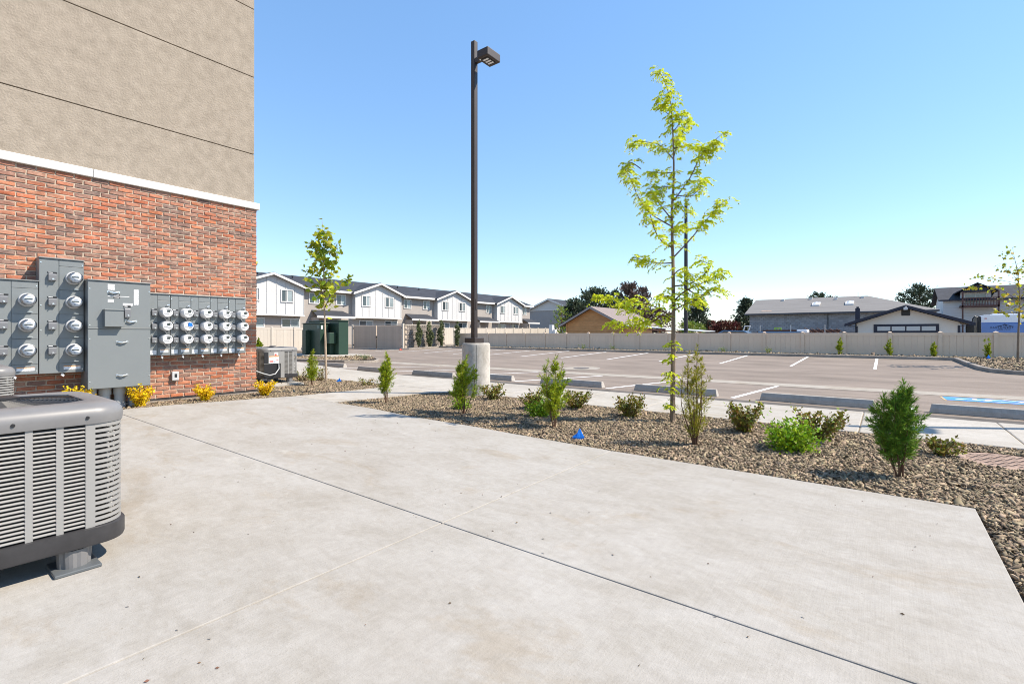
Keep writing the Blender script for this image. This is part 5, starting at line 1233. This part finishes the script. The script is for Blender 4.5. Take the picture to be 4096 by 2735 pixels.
# low shrubs behind
lowl = ['low olive shrub right behind the concrete lamp base', 'low olive shrub behind the lime green mound near the lamp', 'low olive shrub right of the yellow-tipped upright shrub', 'low olive-red shrub left of the locust trunk',
        'low olive-red shrub right of the wispy shrub', 'sprawling olive-red shrub behind the large lime mound', 'tiny reddish shrub right behind the dark feathery shrub']
for k, (l, x, y, h, wd, n) in enumerate(zip(lowl, (-5.34, -4.21, -3.72, -2.75, -1.3, -.57, .42), (6.4, 5.98, 6.42, 6.2, 6.05, 6.1, 6.0), (.30, .34, .33, .34, .37, .36, .2), (.5, .4, .58, .5, .58, .72, .36), (380, 320, 460, 460, 520, 520, 160))):
    leafy(l, x, y, h, wd, ROSE, n=int(n*2.3), seed=k, stems=15 if k < 6 else 8, leaf=.036, lw=.026)
leafy('small lime green mound at the foot of the upright shrub before the lamp base', -5.05, 5.3, .19, .26, LIME, n=700, seed=21, dome=True, stems=14, leaf=.03, name='green_mound', group='lime green mounds')
leafy('lime green mound left of the yellow-tipped upright shrub', -3.75, 5.5, .28, .36, LIME, n=1500, seed=22, dome=True, stems=18, leaf=.03, name='green_mound', group='lime green mounds')
leafy('large lime green mound near the right end of the bed', -.73, 5.42, .28, .48, LIME, n=2000, seed=23, dome=True, stems=26, leaf=.042, name='green_mound', group='lime green mounds')
leafy('low olive shrub at the edge of the path behind the slim upright shrub', -9.0, 6.45, .22, .5, ROSE, n=260, seed=24)
leafy('low leafy shrub at the foot of the thin maple trunk', -10.85, 6.45, .38, .6, ROSE, n=420, seed=25)
leafy('low leafy shrub between the corner air conditioner and the maple', -11.1, 6.15, .34, .7, ROSE, n=420, seed=26)
# golden shrubs along the brick wall
gl = ['golden yellow shrub by the leftmost conduit, partly behind the foreground air conditioner', 'golden yellow shrub under the right edge of the main switch cabinet', 'golden yellow shrub on the gravel below the outlet', 'golden yellow shrub at the brick corner']
for k, (x, y, h, wd) in enumerate(((-9.22, 1.72, .43, .38), (-9.17, 2.42, .40, .36), (-9.14, 3.32, .29, .30), (-9.0, 4.26, .29, .36))):
    leafy(gl[k], x, y, h, wd, GOLD, n=1500, seed=40+k, stems=20, leaf=.028, lw=.023, name='golden_shrub', group='golden shrubs along the brick wall', up=.8)
# shrubs along the far fence
fl_ = ['first small green shrub from the left along the far fence', 'second small green shrub along the far fence, below the garage door', 'third small green shrub along the far fence, right of the garage door', 'small green shrub with blue tag by the last fence post at right']
for k, (x, y) in enumerate(((-1.78, 29.1), (.19, 29.05), (1.75, 29.0), (3.47, 28.6))):
    feathery(fl_[k], x, y, (.82, .78, .62, .8)[k], .42, CYP, zg=.06, n=170, seed=60+k, bare=.05, stems=5, blade=.11, bw=.02, group='small shrubs along the far fence')
for k, x in enumerate((-16.4, -14.2, -7.3, -5.0)):
    leafy(['small pale plant at the fence base behind the parking lines, leftmost', 'small pale plant at the fence base below the cedar shed', 'small pale plant at the fence base right of the dark pole', 'small pale plant at the fence base left of the first far shrub'][k], x, 29.2, .28, .5, LEAFBG, zg=.06, n=60, seed=70+k, leaf=.09, lw=.035, stems=6, name='small_plant', group='small plants at the fence base')
# junipers by the enclosure wall
jl = ['leftmost slim juniper before the split block wall', 'second slim juniper before the split block wall', 'third slim juniper at the right end of the block wall', 'slim juniper right of the block wall beside the lamp pole']
for k, (x, y, h) in enumerate(((-29.75, 26.25, 2.2), (-29.75, 27.45, 2.1), (-29.75, 28.75, 2.25), (-28.3, 29.2, 2.15))):
    feathery(jl[k], x, y, h, .62, JUN, zg=0, n=420, seed=80+k, bare=.04, stems=5, blade=.2, bw=.035, name='juniper', group='slim junipers by the trash enclosure')
for k, (x, y, h) in enumerate(((-37.4, 21.6, 1.7), (-35.5, 14.6, 1.25), (-34.5, 15.9, .95))):
    feathery(['slim shrub at the left gate post of the enclosure', 'small shrub before the cream fence above the corner air conditioner, left', 'small shrub before the cream fence above the corner air conditioner, right'][k], x, y, h, .6, CYP, zg=-.2, n=260, seed=90+k, bare=.1, stems=4, blade=.16, bw=.04, group='small shrubs before the cream fence')
leafy('tiny dark green ground plant right of the transformer island', -20.95, 14.9, .22, .7, JUN, zg=-.17, n=220, seed=95, leaf=.07, lw=.03, name='ground_plant', group='ground plants')
leafy('flat green ground plant beside the sapling at the right edge', 4.3, 24.8, .2, .9, JUN, zg=.06, n=260, seed=96, leaf=.07, lw=.03, name='ground_plant', group='ground plants')

# ------------------------------------------------------------------ young trees
def young_tree(name, label, loc, trunk, branches, r0, bark, leaf_fn, seed, twig=TWIG, group='young planted trees'):
    """trunk/branch lists are (u, z) in metres in the plane facing the camera; depth comes from each branch's own heading"""
    global RNG
    keep = RNG; RNG = np.random.default_rng(seed)
    o = thing(name, label, 'tree', loc, group)
    tp = smooth_path([(u*CT, u*ST, z) for u, z in trunk], 6)
    b = MB(); H_ = trunk[-1][1]; b.tube(tp, [max(.004, r0*(1-p[2]/H_)**.8) for p in tp], 8); b.build('trunk', bark, o, off=(0, 0, 0), smooth=True)
    lines = []
    for i, br in enumerate(branches):
        u0, z0 = br[0]; L = abs(br[-1][0]-u0)+abs(br[-1][1]-z0); k = RNG.uniform(-.75, .75); pts = []
        for (u, z) in br:
            f = (abs(u-u0)+abs(z-z0)*.35); w_ = k*f
            pts.append((u*CT - w_*ST*1.0, u*ST + w_*CT, z))
        pts = smooth_path(pts, 5); r = r0*.40*max(.25, (1-z0/H_)**.5)
        b = MB(); b.tube(pts, list(np.linspace(r, .0025, len(pts))), 5); b.build('branch', twig, o, off=(0, 0, 0), smooth=True); lines.append((pts, L))
    V, F, m = leaf_fn(tp, lines, H_); npmesh('foliage', V, F, m, o)
    RNG = keep; return o
def locust_leaves(tp, lines, H_):
    parts = []; B = []; T = []
    for pts, L in lines:
        n = int(10 + 33*L); t = RNG.beta(1.7, .9, n); p, d = along(pts, t); B.append(p); T.append(d)
    t = RNG.uniform(.30, 1, 80); p, d = along(tp, t); B.append(p); T.append(d)
    t = RNG.uniform(.82, 1, 55); p, d = along(tp, t); B.append(p); T.append(d)
    t = np.repeat(np.array([.06, .115, .15, .19, .235]), 9)+RNG.normal(0, .006, 45); p, d = along(tp, t); p[:, 0] -= .05*CT*RNG.uniform(.2, 1.2, 45); p[:, 1] -= .05*ST*RNG.uniform(.2, 1.2, 45); B.append(p); T.append(d)
    B = np.concatenate(B); T = np.concatenate(T); n = len(B)
    B = B + RNG.normal(0, .025, (n, 3))
    q = RNG.uniform(0, 2*math.pi, n); out = unit(np.stack([np.cos(q), np.sin(q), RNG.uniform(-.1, .8, n)], 1)+T*.35)
    FL = RNG.uniform(.07, .165, n); K = 7
    side = unit(np.cross(out, np.array([0, 0, 1.0])))
    for j in range(K):
        f = (j+.6)/K; c = B + out*(FL*f)[:, None]; c[:, 2] -= FL*.75*f*f
        tang = out.copy(); tang[:, 2] -= 1.5*f; tang = unit(tang)
        for s_ in (-1, 1):
            dd = unit(side*s_*.9 + tang*.55 + RNG.normal(0, .18, (n, 3)) + np.array([0, 0, -.25]))
            parts.append(leaf_quads(c, dd, .044*RNG.uniform(.8, 1.25, n), .019*RNG.uniform(.8, 1.2, n), fold=.15))
    V, F = join(parts); return V, F, LOCUST
def S(x0, y0, k): return lambda pts: [((x-x0)/k, (y0-y)/k) for x, y in pts]
c_ = S(343, 1505, 312)
tk = c_([(343, 1520), (345, 1300), (347, 1080), (346, 950), (345, 840), (342, 760), (341, 640), (346, 560), (348, 480), (347, 400), (343, 300), (335, 200), (312, 120), (288, 75)])
bl = [[(345, 1085), (300, 1062), (200, 1105), (105, 1090)], [(345, 1075), (300, 1035), (240, 1010), (160, 990), (55, 972)], [(347, 1005), (400, 960), (480, 925), (548, 885)], [(347, 1045), (385, 1020), (440, 1000)],
      [(346, 1005), (320, 985), (285, 990)], [(347, 945), (420, 930), (485, 870), (440, 842)], [(345, 850), (280, 852), (180, 832)], [(343, 790), (270, 760), (225, 690), (203, 635)], [(345, 830), (400, 760), (440, 700), (492, 636)],
      [(338, 702), (270, 630), (235, 550), (215, 470), (190, 402)], [(336, 670), (290, 600), (258, 540)], [(345, 602), (400, 520), (440, 430), (505, 366)], [(345, 575), (420, 580), (468, 515)], [(347, 432), (300, 350), (210, 308)],
      [(348, 425), (380, 340), (430, 250), (452, 232)], [(346, 485), (300, 478), (262, 468)], [(346, 545), (300, 545), (262, 575)], [(344, 322), (372, 285), (390, 240)], [(215, 470), (175, 440), (150, 470)], [(430, 440), (480, 420), (500, 400)],
      [(400, 955), (460, 980), (540, 950)], [(240, 1012), (215, 1040), (130, 1030)], [(300, 1062), (260, 1090), (200, 1075)], [(346, 900), (370, 880), (410, 905)], [(343, 640), (380, 610), (400, 640)], [(340, 740), (370, 700), (420, 690)], [(346, 390), (390, 385), (440, 400)], [(341, 260), (320, 230), (300, 170)]]
young_tree('locust_tree', 'young honey locust with yellow-green leaves in the gravel bed', (-2.18, 6.23, -.06), tk, [c_(b_) for b_ in bl], .034, BARK, locust_leaves, 5)
def maple_leaf_mesh(P, D, size):
    """five pointed leaves as fans of folded quads"""
    n = len(P); D = unit(D); U = RNG.normal(0, 1, (n, 3))+np.array([0, 0, 1.2]); S_ = unit(np.cross(D, U)); Nn = np.cross(S_, D)
    V = []; s = size[:, None]
    sh = [(0, 0), (-.32, .12), (-.55, .40), (-.30, .50), (-.34, .82), (-.1, .72), (0, 1.05), (.1, .72), (.34, .82), (.30, .50), (.55, .40), (.32, .12)]
    for u, v in sh: V.append(P + S_*(u*s) + D*(v*s) + Nn*(-.18*s*(abs(u)+.4*v*v)))
    V = np.stack(V, 1).reshape(-1, 3); base = (np.arange(n)*12)[:, None, None]
    q = np.array([[0, 1, 2, 3], [0, 3, 4, 5], [0, 5, 6, 7], [0, 7, 8, 9], [0, 9, 10, 11]]); return V, (q[None]+base).reshape(-1, 4)
def broad_leaves(count, size, m, ts=(.42, 1)):
    def fn(tp, lines, H_):
        B = []; T = []
        for pts, L in lines:
            n = int(count*(.35+L)); p, d = along(pts, RNG.beta(1.5, .9, n)); B.append(p); T.append(d)
        p, d = along(tp, RNG.uniform(*ts, int(count*2.2))); B.append(p); T.append(d)
        B = np.concatenate(B); T = np.concatenate(T); n = len(B); B = B+RNG.normal(0, size*.6, (n, 3))
        q = RNG.uniform(0, 2*math.pi, n); D = np.stack([np.cos(q), np.sin(q), RNG.uniform(-.9, .35, n)], 1)
        V, F = maple_leaf_mesh(B, D, size*RNG.uniform(.65, 1.3, n)); return V, F, m
    return fn
c_ = S(370, 1631, 404)
tk = c_([(370, 1645), (362, 1250), (355, 1000), (350, 800), (346, 560), (340, 300), (338, 180), (330, 60)])
bl = [[(355, 820), (310, 700), (240, 660), (190, 620)], [(355, 810), (430, 700), (500, 640), (538, 580)], [(350, 770), (440, 560), (500, 440), (512, 300)], [(348, 700), (290, 590), (230, 530), (165, 490)], [(345, 600), (320, 480), (250, 380), (150, 360)],
      [(345, 560), (400, 440), (440, 380)], [(342, 480), (290, 330), (205, 275)], [(342, 500), (380, 350), (420, 255)], [(362, 890), (420, 800), (445, 690)], [(354, 870), (330, 850), (300, 850)], [(340, 330), (300, 260), (305, 170)], [(342, 300), (375, 230), (365, 160)]]
young_tree('maple_tree', 'thin young maple with pale trunk left of the parking lot', (-10.56, 6.43, -.06), tk, [c_(b_) for b_ in bl], .032, BARKP, broad_leaves(29, .12, MAPLE), 8)
young_tree('maple_tree', 'leafy young tree almost hidden behind the brick building corner', (-14.65, 6.2, -.06), tk, [c_(b_) for b_ in bl], .032, BARKP, broad_leaves(24, .10, MAPLE), 9)
c_ = S(1465, 1310, 276)
tk = c_([(1465, 1320), (1470, 1050), (1480, 800), (1486, 650), (1475, 500), (1460, 350), (1430, 220), (1410, 110)])
bl = [[(1480, 680), (1400, 560), (1330, 520), (1150, 500)], [(1482, 700), (1300, 750), (1240, 690), (1130, 625)], [(1480, 800), (1400, 790), (1290, 760)], [(1485, 655), (1530, 560), (1620, 470)], [(1472, 480), (1400, 380), (1255, 292)], [(1460, 350), (1520, 240), (1570, 190)],
      [(1430, 230), (1400, 165), (1325, 178)], [(1474, 490), (1300, 430), (1170, 410)], [(1480, 760), (1540, 700), (1640, 640)], [(1470, 420), (1550, 350), (1620, 330)], [(1478, 860), (1520, 850), (1580, 800)]]
young_tree('sapling', 'slim sapling with sparse yellow-green leaves at the right picture edge', (3.98, 26.2, .05), tk, [c_(b_) for b_ in bl], .04, BARK, broad_leaves(18, .12, SAPL), 10)

# ------------------------------------------------------------------ background trees
def conifer(name, label, x, y, h, r, m, n=2600, clump=.5, seed=0, shape='cone', zb=0.0, group='trees behind the fence', open_=.0):
    global RNG
    keep = RNG; RNG = np.random.default_rng(seed+200); o = thing(name, label, 'tree', (x, y, zb), group)
    b = MB(); b.tube([(0, 0, -.1), (0, 0, h*.5), (0, 0, h*.97)], [.02*h+.03, .014*h, .02], 7); b.build('trunk', TWIG, o, off=(0, 0, 0))
    nb = int(34 if shape != 'cone' else 60); parts = []; per = n//nb
    for k in range(nb):
        f = (k+RNG.uniform(0, 1))/nb
        z0 = h*(.10+.87*f) if shape == 'cone' else h*(.2+.7*f)
        rad = r*((1-f)**.75+.05) if shape == 'cone' else r*math.sin(math.pi*(.18+.78*f))**.6
        rad *= RNG.uniform(.65, 1.12); q = k*2.4+RNG.uniform(-.4, .4)
        end = np.array([rad*math.cos(q), rad*math.sin(q), z0+(rad*.25 if shape != 'cone' else -.05*rad)])
        pts = [(0, 0, z0-.12*rad), (end[0]*.5, end[1]*.5, z0-.02*rad), tuple(end)]
        b = MB(); b.tube(pts, [.02+.004*h, .012, .006], 4); b.build('branch', TWIG, o, off=(0, 0, 0))
        p, d = along(pts, RNG.beta(1.6, .8, per)); p = p+RNG.normal(0, 1, (per, 3))*np.array([.10, .10, .07])*r*.8
        dd = unit(d*.7+RNG.normal(0, .55, (per, 3))+np.array([0, 0, .55])); parts.append(leaf_quads(p, dd, clump*RNG.uniform(.5, 1.3, per), clump*.34*RNG.uniform(.7, 1.3, per), fold=.3))
    V, F = join(parts); npmesh('foliage', V, F, m, o); RNG = keep; return o
def at(px, d, z=0): a = (px-2048)/1934; return ((a*CT-ST)*d, (a*ST+CT)*d)
for (nm, l, px, d, h, r, m, n, cl, shp) in (
    ('pine_tree', 'broad dark green pine left behind the cedar shed', 2395, 66, 7.6, 3.4, SPRU, 4200, .55, 'round'),
    ('pine_tree', 'lower dark pine touching the left roof edge of the cedar shed', 2305, 62, 5.6, 2.2, SPRU, 2600, .5, 'round'),
    ('pine_tree', 'brown-purple tree behind the roof of the cedar shed', 2530, 66, 8.4, 2.9, SPRUB, 4200, .5, 'round'),
    ('bare_tree', 'low brown thicket tree between the cedar shed and the dark pole', 2610, 62, 4.6, 2.4, SPRUB, 2400, .4, 'round'),
    ('spruce_tree', 'blue-green spruce right of the dark utility pole', 2790, 66, 6.0, 2.6, SPRU, 2600, .5, 'cone'),
    ('spruce_tree', 'dark spruce at the left end of the block building', 2985, 70, 6.2, 2.6, SPRU, 2800, .5, 'cone'),
    ('pine_tree', 'pine top showing above the middle of the block building roof', 3285, 76, 8.0, 2.6, SPRU, 2200, .5, 'round'),
    ('pine_tree', 'large pine between the block building and the balcony house', 3680, 74, 8.9, 3.3, SPRU, 4200, .5, 'round'),
    ('pine_tree', 'pine top above the balcony house roof at the right edge', 4110, 80, 8.9, 2.6, SPRU, 2000, .5, 'round'),
    ('red_bush', 'dark red leafed bush above the fence left of the block building', 2905, 62, 2.7, 2.2, REDB, 1600, .4, 'round'),
    ('red_bush', 'small red leafed bush right of the dark utility pole', 2850, 66, 2.9, 1.6, REDB, 1200, .4, 'round'),
    ('leafy_tree', 'thin fresh green tree before the grey end house', 2245, 60, 4.9, 1.2, LEAFBG, 700, .3, 'round'),
    ('leafy_tree', 'fresh green bush between the dark pole and the red bushes', 2770, 60, 2.6, 1.8, LEAFBG, 900, .35, 'round'),
    ('leafy_tree', 'fresh green bush between the two dark red bushes', 2960, 72, 3.4, 1.5, LEAFBG, 700, .35, 'round')):
    x, y = at(px, d); conifer(nm, l, x, y, h, r, m, n, cl, seed=int(px), shape=shp)

# ------------------------------------------------------------------ small things
def flag(label, x, y, z, s, seed):
    o = thing('marker_flag', label, 'flag', (x, y, z), 'blue marker flags'); rn = random.Random(seed)
    b = MB(); b.tube([(0, 0, -.02), (.0, .0, s*1.02)], .002, 5); b.build('wire', CHROME, o, off=(0, 0, 0))
    b = MB(); V_ = []; ring = 9; cr_ = Vector((CT, ST, 0)); fw_ = Vector((-ST, CT, 0))
    prof = [(1.0, .03), (.72, .16), (.40, .40), (.10, .36), (.02, .26)]
    for i, (zz, r_) in enumerate(prof):
        for j in range(ring):
            q = 2*math.pi*j/ring; rr = r_*s*(1+.35*math.cos(3*q+i*.7))*(.85+.3*rn.random()); p = cr_*(rr*math.cos(q)*(1.0) - .10*s*(1-zz)) + fw_*rr*math.sin(q)*.45; V_.append((p.x, p.y, zz*s + (rn.uniform(-.03, .03)*s if i else 0)))
    b.v = V_; b.f = [(i*ring+j, i*ring+(j+1) % ring, (i+1)*ring+(j+1) % ring, (i+1)*ring+j) for i in range(4) for j in range(ring)]
    b.build('cloth', BLUE, o, off=(0, 0, 0)); return o
flag('crumpled blue plastic flag in the gravel at the patio edge', -2.60, 4.56, -.05, .155, 1)
flag('small blue flag at the foot of the thin maple', -10.2, 6.55, -.05, .13, 2)
flag('tiny blue flag at the last shrub along the far fence', 3.42, 28.1, .05, .2, 3)
